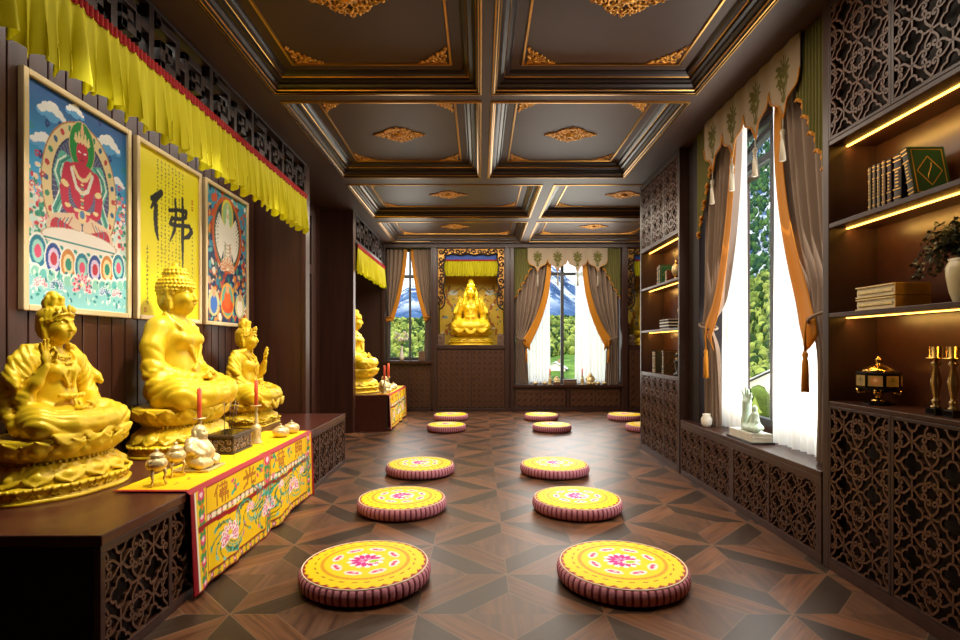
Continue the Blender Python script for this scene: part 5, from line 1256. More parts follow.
# ================================================================== floor cushions
def cushion_master():
    R, H = .338, .088; t = thing('floor_cushion', 'x', 'cushion', (0, 0, 0), 0, 'yellow embroidered floor cushions')
    mb = MB(); nf = 56; nseg = nf*6
    prof = [(.0001, .0), (.80, .0), (.93, .006), (.985, .018), (1.0, .036), (.998, .054), (.985, .070), (.962, .079), (.93, .084)]
    def rf(a, z): 
        k = 1 if .008 < z < .080 else .25
        return 1-.004+k*.022*(min(1, 2.2*abs(math.sin(nf*a/2)))-.72)
    mb.lathe([(r*R, z) for r, z in prof], nseg, fn=rf, cap=False)
    mb.m = [1 if (abs(math.sin(nf*(i % nseg+.5)*PI/nseg)) < .52 and 1 <= i//nseg) else 0 for i in range(len(mb.f))]; mb.build('pleated_side', [M['pink'], M['wine_shade']], t, fixn=False)  # pleat grooves take the darker stripe, their shade put in by colour
    mb = MB(); mb.tube([(R*.945*math.cos(a), R*.945*math.sin(a), .082) for a in np.linspace(0, 2*PI, 97)[:-1]], .0038, 8, closed=True); mb.build('piping', M['piping'], t)
    nr, na = 46, 168; mb = MB(); cols = []; V = []
    C = Cv(2, 2, 1, '#f1cd06'); rad = np.linspace(0, 1, nr)[:, None]*np.ones((1, na)); ang = np.ones((nr, 1))*np.linspace(0, 2*PI, na, endpoint=False)[None, :]
    C.X = rad*np.cos(ang); C.Y = rad*np.sin(ang); C.c = np.zeros((nr, na, 3)); C.c[:] = lin('#f7d400')
    C.put((rad > .925+.05*np.abs(((ang*34/PI) % 2)-1)) , '#9c1a12')
    C.put((np.abs(rad-.80) < .022) & (np.sin(ang*26) > .1), '#a8480c'); C.put(np.abs(rad-.86) < .006, '#e0a010')
    C.put((rad > .655) & (rad < .725), '#e6ac0a'); C.put((rad > .672) & (rad < .708) & (np.sin(ang*72) > -.1), '#c8760c')
    for k in range(8):
        a = 2*PI*(k+.35)/8; x, y = .49*math.cos(a), .49*math.sin(a); C.ell(x, y, .145, .075, '#f7e6e0', a+PI/2); C.ell(x, y, .105, .042, '#d83a78', a+PI/2); C.ell(x+.02, y, .035, .016, '#f6c0d0', a+PI/2)
    rr = np.random.RandomState(2)
    for k in range(12):
        a = 2*PI*k/12; C.ell(.235*math.cos(a), .235*math.sin(a), .075, .05, '#fdeef3', a)
    for k in range(12):
        a = 2*PI*(k+.5)/12; C.ell(.165*math.cos(a), .165*math.sin(a), .085, .045, '#d3188c', a)
    C.ell(0, 0, .13, .13, '#d3188c')
    for k in range(8):
        a = 2*PI*k/8; C.ell(.08*math.cos(a), .08*math.sin(a), .045, .02, '#f2a6d4', a)
    for q, n, c in () and ((.29, 11, '#fbe9ee'), (.25, 11, '#d61c8a'), (.18, 9, '#fbe4ee'), (.15, 9, '#e0459c'), (.08, 7, '#f7d0e2')):
        for k in range(n):
            a = 2*PI*k/n+q*7; C.ell(-.02+q*.75*math.cos(a), q*.75*math.sin(a), .10 if q > .1 else .065, .058, c, a)
    C.ell(.105, -.06, .12, .08, '#fdf3ee', .3); C.ell(.12, -.06, .085, .055, '#a8cf2a', .3)
    for j in range(nr):
        for i in range(na):
            r = rad[j, i]; V.append((C.X[j, i]*R*.945, C.Y[j, i]*R*.945, .083+.011*(1-r**4)))
    mb.v = V; mb.f = [(j*na+i, j*na+(i+1) % na, (j+1)*na+(i+1) % na, (j+1)*na+i) for j in range(nr-1) for i in range(na)]; mb.f = [tuple(reversed(f)) for f in mb.f]
    mb.m = [0]*len(mb.f); mb.s = [True]*len(mb.f); mb.col = C.c.reshape(-1, 3); mb.build('embroidered_top', M['silk'], t, fixn=True)
    return t
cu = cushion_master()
CUSH = [(-.585, 2.77, 1, .3, 'largest of the altar-side aisle row, by the camera'), (.728, 2.77, 1, .0, 'largest of the window-side aisle row, by the camera'),
        (-.573, 3.97, .985, .1, 'second of the altar-side aisle row'), (.713, 3.97, .985, .5, 'second of the window-side aisle row'),
        (-.565, 5.11, .98, .2, 'third of the altar-side aisle row, before the gap'), (.705, 5.11, .98, .4, 'third of the window-side aisle row, before the gap'),
        (-.477, 7.66, .835, .7, 'small, below the wall niche, front one of that pair'), (-.473, 8.80, .835, .3, 'small, below the wall niche, rear one of that pair'),
        (1.02, 7.66, .835, .2, 'small, before the far curtained window, front one of that pair'), (1.00, 8.80, .835, .6, 'small, before the far curtained window, rear one of that pair'),
        (2.35, 7.66, .835, .1, 'small, partly cut off by the narrow bookcase, front one'), (2.36, 8.80, .835, .9, 'small, near the far bookcase edge, rear one by the back wall')]
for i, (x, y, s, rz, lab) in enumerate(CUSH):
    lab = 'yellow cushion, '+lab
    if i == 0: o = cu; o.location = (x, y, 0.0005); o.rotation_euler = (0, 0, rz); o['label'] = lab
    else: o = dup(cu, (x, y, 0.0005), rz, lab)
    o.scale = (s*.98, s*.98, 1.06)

# ================================================================== bookcases, window seat
SC.view_layers[0].update()
def bookcase(label, loc, L, nd, rz=-PI/2, dep=.28, ov=.05, led=2.6):
    """local: x along the run, front at y = 0 facing -y"""
    t = thing('bookcase', label, 'bookcase', loc, rz); t_m = Matrix.Translation(Vector(loc)) @ Matrix.Rotation(rz, 4, 'Z')
    mb = MB(); H = 3.068
    mb.box(0, ov, 0, dep, 0, H); mb.build('side_panel', M['dark_wood'], t, bevel=.003)
    mb = MB(); mb.box(L-ov, L, 0, dep, 0, H); mb.build('side_panel', M['dark_wood'], t, bevel=.003)
    mb = MB(); mb.box(ov, L-ov, dep-.02, dep, 0, H); mb.build('back_panel', M['shelf_wood'], t)
    mb = MB(); mb.box(ov, L-ov, 0, dep-.02, 0, .055); mb.build('plinth', M['dark_wood_y'], t, bevel=.003)
    mb = MB(); mb.box(ov, L-ov, 0.002, dep-.02, .882, .905); mb.build('counter', M['shelf_wood'], t, bevel=.003)
    mb = MB(); mb.box(ov, L-ov, 0, dep-.02, 3.03, H); mb.build('top_rail', M['dark_wood'], t)
    for z in (2.275, 1.832, 1.352):
        mb = MB(); mb.box(ov, L-ov, .002, dep-.02, z, z+.024); s_ = mb.build('shelf', M['dark_wood_y'], t, bevel=.002)
        mb = MB(); mb.box(ov+.004, L-ov-.004, .092, .105, z-.005, z); mb.build('led_strip', M['led'], s_, label='glowing warm strip light')
        w_ = t_m @ Vector((L/2, .10, z-.012)); lt = light('strip_light', 'AREA', w_, led, (1, .56, .13), shape='RECTANGLE', size=.02, size_y=L-2*ov-.02); lt.rotation_euler = (0, math.radians(-48), 0)
    dw = (L-2*ov)/nd; st = .016
    for (z0, z1, nm) in ((.055, .882, 'door'), (2.299, 3.03, 'upper_door')):
        LM = lattice('bookcase_lattice', dw-2*st, z1-z0-2*st, (dw-2*st)/4, .0098, .012, [M['lattice']])
        for k in range(nd):
            mb = MB(); framed_lattice(mb, ov+k*dw+.001, ov+(k+1)*dw-.001, z0+.001, z1-.001, st, .0, .02); d = mb.build(nm, M['dark_wood'], t, bevel=.002)
            mesh_obj('lattice', LM, d, (ov+k*dw+st, .014, z0+st))
        mb = MB(); mb.box(ov, L-ov, .060, .068, z0, z1); mb.build('inner_panel', M['recess'], t)
    return t
bookcase('tall wide bookcase with glowing shelves and lattice doors, cut by the photo edge', (1.875, 2.955, 0), 1.42, 3)
bookcase('narrow lit bookcase with lattice doors beyond the tall window', (1.875, 6.32, 0), 1.24, 3, ov=.035)

t = thing('storage_bench', 'dark built-in window seat with four carved lattice panels below the tall window', 'bench', (1.875, 5.055, 0), -PI/2); L = 2.085; H = .51
mb = MB(); mb.box(0, L, 0, .37, H-.035, H); mb.build('seat_board', M['shelf_wood'], t, bevel=.004)
mb = MB(); mb.box(.0, L, .08, .37, 0, H-.035); mb.build('seat_body', M['recess'], t)
mb = MB(); st = .06; mb.box(0, L, .002, .03, 0, .05); mb.box(0, L, .002, .03, H-.075, H-.035)
xs = [(0, .03), (.50, .525), (.985, 1.055), (1.525, 1.55), (2.035, L)]
for a, c in xs: mb.box(a, c, .002, .03, .05, H-.075)
mb.build('seat_frame', M['dark_wood_y'], t, bevel=.003)
for a, c in ((.03, .50), (.525, .985), (1.055, 1.525), (1.55, 2.035)):
    w = c-a; mesh_obj('lattice_panel', lattice('seat_lattice', w, H-.125, w/6, .0085, .012, [M['lattice']]), t, (a, .018, .05))

# ------------------------------------------------------------------ books and ornaments on the shelves
def book_mesh(th, h, d, cover, spine, gold=True):
    return th, h, d, cover, spine, gold
CM = {}
def cover_mat(c):
    if c not in CM: CM[c] = mat('book_cover_'+c[1:], c, .45, 0, .4, .1, (20, 20, 20))
    return CM[c]
def book(label, loc, rz, th, h, d, cover, spine=None, gold=None, group=None, tilt=0.0, emblem=None, flat=False):
    """upright book: spine faces -y, thickness along x, cover boards at x = 0 and x = th"""
    t = thing('book', label, 'book', loc, rz, group); b = .003; mb = MB()
    mb.box(0, b, 0, d, 0, h); mb.box(th-b, th, 0, d, 0, h)
    n = 6; prof = [(th/2-th/2*math.cos(PI*k/n), -.005*math.sin(PI*k/n)) for k in range(n+1)]
    for k in range(n): mb.add([(prof[k][0], prof[k][1], 0), (prof[k+1][0], prof[k+1][1], 0), (prof[k+1][0], prof[k+1][1], h), (prof[k][0], prof[k][1], h)], [(0, 1, 2, 3)], 1)
    mb.box(b, th-b, 0, b, 0, h, 1)
    if gold:
        for z in (.06, .14, .30, .70, .86, .94): mb.box(.001, th-.001, -.0062, .001, z*h, z*h+.004, 2)
        for z in np.linspace(.36, .64, 5): mb.box(th*.3, th*.7, -.0066, .001, z*h, z*h+.005, 2)
    if emblem:      # gilt frame and lozenge on both boards
        for x0 in (-.0008, th-.0002):
            for y0, y1, z0, z1 in ((.012, .016, .012, h-.012), (d-.016, d-.012, .012, h-.012), (.012, d-.012, .012, .016), (.012, d-.012, h-.016, h-.012)): mb.box(x0, x0+.001, y0, y1, z0, z1, 2)
            mb2 = [(d/2+d*.34*math.cos(a), h/2+h*.30*math.sin(a)) for a in (0, PI/2, PI, 1.5*PI)]
            for k in range(4):
                a, c = Vector(mb2[k]), Vector(mb2[(k+1) % 4]); nn = Vector((-(c-a).y, (c-a).x)).normalized()*.002
                mb.add([(x0+dx, p.x, p.y) for dx in (0, .001) for p in (a+nn, a-nn, c-nn, c+nn)], [(0, 1, 2, 3), (7, 6, 5, 4), (0, 4, 5, 1), (2, 6, 7, 3), (0, 3, 7, 4), (1, 5, 6, 2)], 2)
            P = [(x0+.0005, d/2+.012*math.sin(z*40), h/2+z) for z in np.linspace(-.04, .04, 12)]; mb.tube(P, .0016, 4, mi=2)
    mb.build('cover', [cover_mat(cover), cover_mat(spine or cover), M['gilt']], t)
    mb = MB(); mb.box(b, th-b, b, d-.004, .004, h-.004); mb.build('pages', M['pages'], t)
    if flat: t.rotation_euler = (0, PI/2, rz)      # lies on its board
    elif tilt: t.rotation_euler = Euler((0, tilt, rz)).to_matrix().to_euler()
    return t
XS = 1.94; ZS = 1.8565; ONE = 'near-bookcase upright book, '
for k, (y, th, c, s, nm) in enumerate(((2.695, .017, '#2b1a14', '#8c7a5a', 'thin tan spine at the far end of the row'), (2.665, .017, '#2b1a14', '#7d6a55', 'thin brown spine, second from the far end'), (2.635, .018, '#33221a', '#857862', 'thin grey-tan spine, third from the far end'),
                                       (2.604, .020, '#33221a', '#8a6c52', 'thin brown spine, fourth from the far end'), (2.570, .026, '#2a1712', '#4a2f20', 'dark gilt spine, fifth of the row'), (2.530, .046, '#241612', '#3b281c', 'thick dark book touching the leaning green one'))):
    book(ONE+nm, (XS, y, ZS), -PI/2, th, .230+(.004*(k % 2)), .16, c, s, True, 'upright books on the top lit shelf')
book('green book with gilt lozenge cover leaning against the upright row', (XS-.01, 2.425, ZS+.0075), -PI/2, .034, .235, .165, '#12432c', '#2f2a1a', True, None, -.21, True)
for k, (z, nm) in enumerate(((1.3765, 'lower'), (1.4365, 'upper'))):
    t = thing('book', '%s of two thick gold boxed books lying stacked on the middle lit shelf' % nm, 'book', (1.90, 2.47, z), 0, 'two stacked gold books'); mb = MB()
    mb.box(0, .165, .0, .262, 0, .006); mb.box(0, .165, 0, .262, .050, .056); mb.box(.0, .165, 0, .006, .006, .050); mb.box(.159, .165, .006, .262, .006, .050); mb.build('cover', cover_mat('#cf9a3a'), t, bevel=.001)
    mb = MB(); mb.box(.006, .158, .007, .258, .0065, .0495); mb.build('pages', M['pages'], t)
    mb = MB(); mb.box(-.002, .0, .01, .26, .001, .007); mb.box(-.002, 0, .01, .26, .049, .055); mb.box(-.0012, .0015, .02, .25, .020, .036); mb.build('silver_band', M['silver'], t, label='bright metal edge bands')

def ivy():
    t = thing('potted_ivy', 'trailing dark ivy in a cream vase on the middle lit shelf, at the photo edge', 'plant', (2.00, 2.235, 1.3765)); mb = MB()
    mb.lathe([(.0005, 0), (.030, 0), (.034, .01), (.046, .05), (.056, .11), (.058, .15), (.050, .17), (.046, .176), (.050, .186), (.046, .186), (.042, .174)], 28, cap=False); mb.build('vase', mat('cream_vase', '#c9bb97', .3, 0, .5), t)
    mb = MB(); mb.lathe([(.0005, .172), (.043, .172)], 16, cap=False); mb.build('soil', M['black_gloss'], t)
    rr = random.Random(4); st = MB(); lf = MB()
    for k in range(46):
        a = rr.uniform(0, 2*PI); trail = k < 20
        if trail: a = rr.uniform(1.2, 2.6)
        dx, dy = math.cos(a)*(.35 if trail else .8), math.sin(a); R = rr.uniform(.10, .27) if trail else rr.uniform(.05, .12); up = rr.uniform(.08, .17)
        P = []
        for q in np.linspace(0, 1, 11):
            z = .18+up*math.sin(PI*min(1, q*1.1)*.62)-(.30*max(0, q-.4)**1.5*(1.0 if trail else .2))
            x = max(-.11, min(.13, dx*R*q)); yv = dy*R*q; P.append((x+.008*math.sin(9*q+k), yv+.006*math.cos(7*q+k), max(z, .012 if yv < .2 else .125)))
        st.tube(P, .0016, 5)
        for q in range(2, 11):
            for _ in range(2):
                p = Vector(P[q])+Vector((rr.uniform(-.014, .014), rr.uniform(-.014, .014), rr.uniform(-.012, .014))); s = rr.uniform(.008, .015); p.z = max(p.z, .016 if p.y < .2 else .135)
                m = Euler((rr.uniform(-1, 1), rr.uniform(-1, 1), rr.uniform(0, 6.3))).to_matrix()
                o = [(0, 0, 0), (.7, .35, .12), (.55, 1.0, .05), (0, 1.6, -.15), (-.55, 1.0, .05), (-.7, .35, .12)]
                lf.add([p+m @ (Vector(v)*s) for v in o], [(0, 1, 2, 3), (0, 3, 4, 5)], 0, False)
    st.build('stems', M['leaf'], t); f = lf.build('leaves', M['leaf'], t, fixn=False); f['kind'] = 'stuff'; return t
ivy()

def urn(loc):
    t = thing('lidded_urn', 'octagonal black and gilt lidded urn with portrait panels on the wide bookcase counter', 'urn', loc); mb = MB(); n = 8; rt = PI/8
    def octl(prof, m, nm, nn=8):
        b = MB(); b.lathe(prof, nn, smooth=nn > 8); o = b.build(nm, m, t); o.rotation_euler = (0, 0, rt if nn == 8 else 0); return o
    octl([(.0005, 0), (.070, 0), (.072, .008), (.050, .016), (.022, .026), (.0005, .028)], M['black_gloss'], 'foot')
    octl([(.034, .016), (.036, .022), (.016, .030), (.013, .045), (.022, .055), (.018, .062)], M['brass'], 'foot_ring', 24)
    octl([(.016, .058), (.055, .066), (.088, .078), (.096, .088), (.098, .150), (.100, .160), (.094, .166), (.075, .168)], M['black_gloss'], 'bowl')
    octl([(.080, .166), (.066, .178), (.046, .192), (.020, .200), (.010, .206), (.016, .216), (.018, .226), (.010, .238), (.0005, .244)], M['brass'], 'lid', 24)
    for k in range(8):
        a = k*PI/4; C = Cv(12, 12, 1, '#a98a52'); C.ell(.5, .5, .36, .44, '#c98a52' if k % 2 else '#8f7a4a'); C.ell(.5, .58, .14, .18, '#e8c9a0' if k % 2 else '#6b5a30')
        d = .0915; hw = .030; o = mesh_obj('portrait_panel', C.mesh('panel', M['paint'], lambda x, y, a=a: ((d)*math.cos(a)-(x-.5)*2*hw*math.sin(a), d*math.sin(a)+(x-.5)*2*hw*math.cos(a), .096+.052*y)), t)
    for k in range(4):
        a = k*PI/2+rt*2; b = MB(); b.tube([(.055*math.cos(a), .055*math.sin(a), .064), (.085*math.cos(a), .085*math.sin(a), .062), (.092*math.cos(a), .092*math.sin(a), .078)], [.008, .010, .006], 8); b.build('scroll_bracket', M['brass'], t)
    return t
urn((2.005, 2.715, .9055))
def tall_candleholder(loc, label):
    t = thing('brass_candleholder', label, 'candleholder', loc, 0, 'brass candleholders'); mb = MB(); mb.box(-.026, .026, -.026, .026, 0, .030); mb.build('base', M['black_gloss'], t, bevel=.003)
    mb = MB(); mb.lathe([(.018, .03), (.020, .036), (.010, .042), (.016, .054), (.016, .062), (.009, .070), (.010, .078), (.020, .135), (.020, .145), (.009, .205), (.016, .214), (.018, .222), (.010, .23), (.010, .238)], 20); mb.build('stem', M['champagne'], t)
    mb = MB(); mb.lathe([(.0005, .236), (.036, .240), (.037, .244), (.024, .246), (.024, .292), (.021, .292), (.021, .252), (.0005, .252)], 24, cap=False); mb.build('cup', M['brass'], t); return t
tall_candleholder((1.955, 2.315, .9055), 'slim brass candleholder on the counter, beside the black urn')
tall_candleholder((1.955, 2.230, .9055), 'slim brass candleholder on the counter, closest to the photo edge')

# narrow bookcase
FX = 1.925
for k, (y, th, h, c, nm) in enumerate(((5.86, .04, .20, '#1f4a34', 'green book on the far side of its pair'), (5.81, .045, .21, '#245a3c', 'green book with facing cover, camera side of its pair'))):
    book('narrow-bookcase top shelf '+nm, (FX, y, ZS), -PI/2, th, h, .17, c, '#1a3326', True, None, 0, True)
t = thing('glass_lantern', 'small brass and glass lantern on the top shelf of the narrow bookcase', 'lantern', (1.98, 5.46, ZS)); mb = MB(); mb.lathe([(.0005, 0), (.045, 0), (.045, .01), (.02, .02), (.012, .05), (.03, .06)], 20); mb.build('base', M['brass'], t)
mb = MB(); mb.lathe([(.028, .06), (.042, .10), (.034, .15), (.020, .17)], 20); mb.build('globe', M['silver'], t); mb = MB(); mb.lathe([(.022, .17), (.010, .18), (.006, .21), (.0005, .225)], 16); mb.build('cap', M['brass'], t)
book('small red-brown book beside the lantern in the narrow bookcase', (FX, 5.60, ZS), -PI/2, .05, .12, .15, '#5a2a1c', '#4a2014', True)
for k, z in enumerate((1.3765, 1.4085, 1.4405)):
    t = thing('book', ['bottom', 'middle', 'top'][k]+' white book of the flat stack in the narrow bookcase', 'book', (1.90, 5.44+.006*k, z), 0, 'flat white books in the narrow bookcase'); mb = MB()
    mb.box(0, .18, 0, .27, 0, .004); mb.box(0, .18, 0, .27, .028, .032); mb.box(.176, .18, 0, .27, .004, .028); mb.build('cover', cover_mat('#e6e0d4'), t); mb = MB(); mb.box(.002, .176, .004, .266, .0045, .0275); mb.build('pages', M['recess'], t)
t = thing('bust_ornament', 'pale round bust ornament standing on the middle shelf of the narrow bookcase', 'ornament', (1.985, 5.28, 1.3765)); mb = MB(); mb.box(-.04, .04, -.04, .04, 0, .03); mb.lathe([(.03, .03), (.02, .05), (.025, .07)], 16); mb.build('base', M['brass'], t, bevel=.003)
S = SDF((-.07, -.07, -.02), (.07, .07, .19), .004); S.ell((0, 0, .10), (.05, .048, .06), .01); S.ell((-.01, 0, .05), (.045, .06, .03), .02); S.cap((0, 0, .02), (0, 0, .06), .025, .02, .02); S.ell((.045, 0, .10), (.012, .01, .014), .006); S.ell((0, 0, .15), (.04, .04, .022), .01)
o = mesh_obj('head', S.mesh('head', cover_mat('#d9c7a3')), t, (0, 0, .07)); o.rotation_euler = (0, 0, PI)
for k, (y, th, h, c, nm) in enumerate(((6.02, .028, .235, '#3a6a80', 'blue-spined book at the far end'), (5.985, .028, .23, '#8c5a2c', 'tan-spined book next to the blue one'), (5.95, .03, .235, '#2c2a20', 'dark book behind the patterned ones'), (5.70, .05, .25, '#3a2a1a', 'big dark book with gilt lozenge cover'))):
    book('narrow-bookcase lowest shelf, '+nm, (FX, y, .9055), -PI/2, th, h, .17 if k < 3 else .19, c, c, True, None, 0, k == 3)
t = thing('black_figurine', 'slender black figurine with gilt collar on the lowest shelf of the narrow bookcase', 'figurine', (1.96, 5.36, .9055)); mb = MB(); mb.lathe([(.0005, 0), (.035, 0), (.035, .02), (.015, .03), (.022, .09), (.028, .14), (.012, .175)], 16); mb.build('body', M['black_gloss'], t); mb = MB(); mb.ball((0, 0, .20), (.022, .02, .028), 12, 8); mb.build('head', M['black_gloss'], t); mb = MB(); mb.lathe([(.014, .168), (.02, .172), (.014, .178)], 14); mb.build('collar', M['brass'], t)

# ------------------------------------------------------------------ sculpture on the window seat
ZW = .5105
t = thing('display_board', 'dark flat board under the marble books on the window seat', 'board', (1.985, 3.97, ZW)); mb = MB(); mb.box(-.085, .075, -.20, .20, 0, .012); mb.build('board', M['black_gloss'], t, bevel=.002)
for k, z in enumerate((.0125, .0415)):
    t = thing('book', ['lower', 'upper'][k]+' of two pale marbled books under the jade sculpture on the window seat', 'book', (1.985, 3.965, ZW+z)); mb = MB(); mb.box(-.075, .07, -.17, .17, 0, .003); mb.box(-.075, .07, -.17, .17, .025, .028); mb.box(-.075, -.072, -.17, .17, .003, .025); mb.build('cover', cover_mat('#d8d5cc'), t)
    mb = MB(); mb.box(-.072, .067, -.167, .167, .0032, .0248); mb.build('pages', M['pages'], t)
S = SDF((-.07, -.17, -.01), (.07, .15, .32), .004)      # tall open hand and a small sitting figure, one carving
S.chain([(0, .06, .0), (0, .062, .06), (0, .058, .15), (0, .055, .19)], [.040, .034, .028, .034], .015)
for dy, L, bend in ((.035, .075, .02), (.012, .10, .0), (-.010, .085, -.012), (-.028, .06, -.03)): S.chain([(0, .055+dy, .20), (.004, .055+dy*1.2+bend*.4, .20+L*.55), (-.004, .055+dy*1.3+bend, .20+L)], [.013, .011, .008], .008)
S.chain([(0, .095, .175), (.012, .118, .21), (.014, .120, .24)], [.014, .011, .008], .010)
S.ell((0, -.06, .022), (.052, .085, .026), .02); S.chain([(0, -.06, .03), (0, -.058, .11)], [.040, .026], .02); S.ell((0, -.058, .155), (.020, .019, .026), .008); S.cap((0, -.058, .11), (0, -.058, .14), .014, .012, .01)
for sg in (1, -1): S.chain([(0, -.058+sg*.03, .11), (-.012, -.058+sg*.05, .07), (-.03, -.058+sg*.055, .04)], [.014, .012, .010], .01); S.chain([(0, -.06+sg*.03, .02), (-.03, -.06+sg*.085, .016), (-.045, -.06, .014)], [.024, .02, .016], .012)
o = mesh_obj('hand_sculpture', S.mesh('hand_sculpture', M['jade']), None, (1.985, 3.96, ZW+.0695+.012)); tag(o, 'pale jade carving of a raised hand and a small seated figure on the window seat', 'sculpture')
mb = MB(); mb.lathe([(.0005, 0), (.03, 0), (.042, .03), (.045, .07), (.03, .10), (.034, .112), (.028, .112), (.024, .10)], 20, cap=False); o = mb.build('white_jar', M['white'], None, (1.93, 4.60, ZW)); tag(o, 'small white jar on the window seat by the far drape', 'jar')

# ------------------------------------------------------------------ things on the sill of the far window and the corner window
ZK = .4905; Y0 = 9.925
candlestick((1.285, Y0, ZK), .16, 'thin candlestick on the far window sill beside the mullion', 'red candle on the far window sill beside the mullion', None, .13, .011)
candlestick((1.88, Y0, ZK), .16, 'thin candlestick on the far window sill before the sheer curtain', 'red candle on the far window sill before the sheer curtain', None, .13, .011)
gourd_pot((1.02, Y0, ZK), 'pale pot on the far window sill, first from the drape', .7); gourd_pot((1.19, Y0, ZK), 'pale pot on the far window sill, between the first pot and the candle', .7)
o = thing('laughing_figurine', 'small gilt figurine sitting on the far window sill beside the red candle', 'figurine', (2.03, Y0, ZK), -PI/2); f_ = mesh_obj('figure', BUDAI, o); f_.scale = (.72, .72, .9)
o = thing('laughing_figurine', 'tiny gilt figurine on a dark stand on the far window sill by the mullion', 'figurine', (1.41, Y0, ZK), -PI/2); mb = MB(); mb.box(-.05, .05, -.07, .07, 0, .04); mb.build('stand', M['carved'], o); f_ = mesh_obj('figure', BUDAI, o, (0, 0, .04)); f_.scale = (.5,)*3
t = thing('incense_box', 'grey carved incense box on the far window sill', 'incense burner', (1.65, Y0, ZK)); mb = MB(); mb.box(-.12, .12, -.05, .05, 0, .09); mb.box(-.126, .126, -.054, .054, .09, .10); mb.build('box', M['carved'], t, bevel=.004); scroll_side(t, [[(a, -.051, b) for a, b in spiral((-.10+.04*k, .045), .020, k, 1.2, 1, 9)] for k in range(6)], 0, M['scroll'])
gourd_pot((2.17, Y0, ZK), 'pale pot on the far window sill, right after the gilt figurine', .7); gourd_pot((2.29, Y0, ZK), 'pale pot on the far window sill at its orange-trimmed drape end', .7)
t = thing('flower_vase', 'slim white vase with white flowers on the corner window sill', 'vase', (-1.43, 9.865, .9305)); mb = MB(); mb.lathe([(.0005, 0), (.035, 0), (.045, .06), (.04, .12), (.02, .19), (.018, .25), (.024, .27), (.020, .27), (.016, .25)], 20, cap=False); mb.build('vase', M['white'], t)
st = MB(); fl = MB(); rr = random.Random(8)
for k in range(14):
    a = rr.uniform(0, 6.3); r = rr.uniform(.03, .15); z = rr.uniform(.36, .52); p = (r*math.cos(a), r*math.sin(a)*.3, z); st.tube([(0, 0, .24), (p[0]*.4, p[1]*.4, .33), p], .002, 5)
    for q in range(6): fl.ball((p[0]+.018*math.cos(q*1.05), p[1]+.006*math.sin(q*2), p[2]+.018*math.sin(q*1.05)), (.013, .006, .013), 6, 4)
st.build('stems', M['leaf'], t); fl.build('blossoms', M['white'], t)
t = thing('dark_jar', 'dark square jar with knobbed lid on the corner window sill', 'jar', (-1.06, 9.865, .9305)); mb = MB(); mb.box(-.06, .06, -.04, .04, 0, .16); mb.build('body', M['carved'], t, bevel=.006); mb = MB(); mb.lathe([(.045, .16), (.04, .175), (.012, .18), (.012, .195), (.02, .21), (.0005, .225)], 16); mb.build('lid', M['carved'], t)

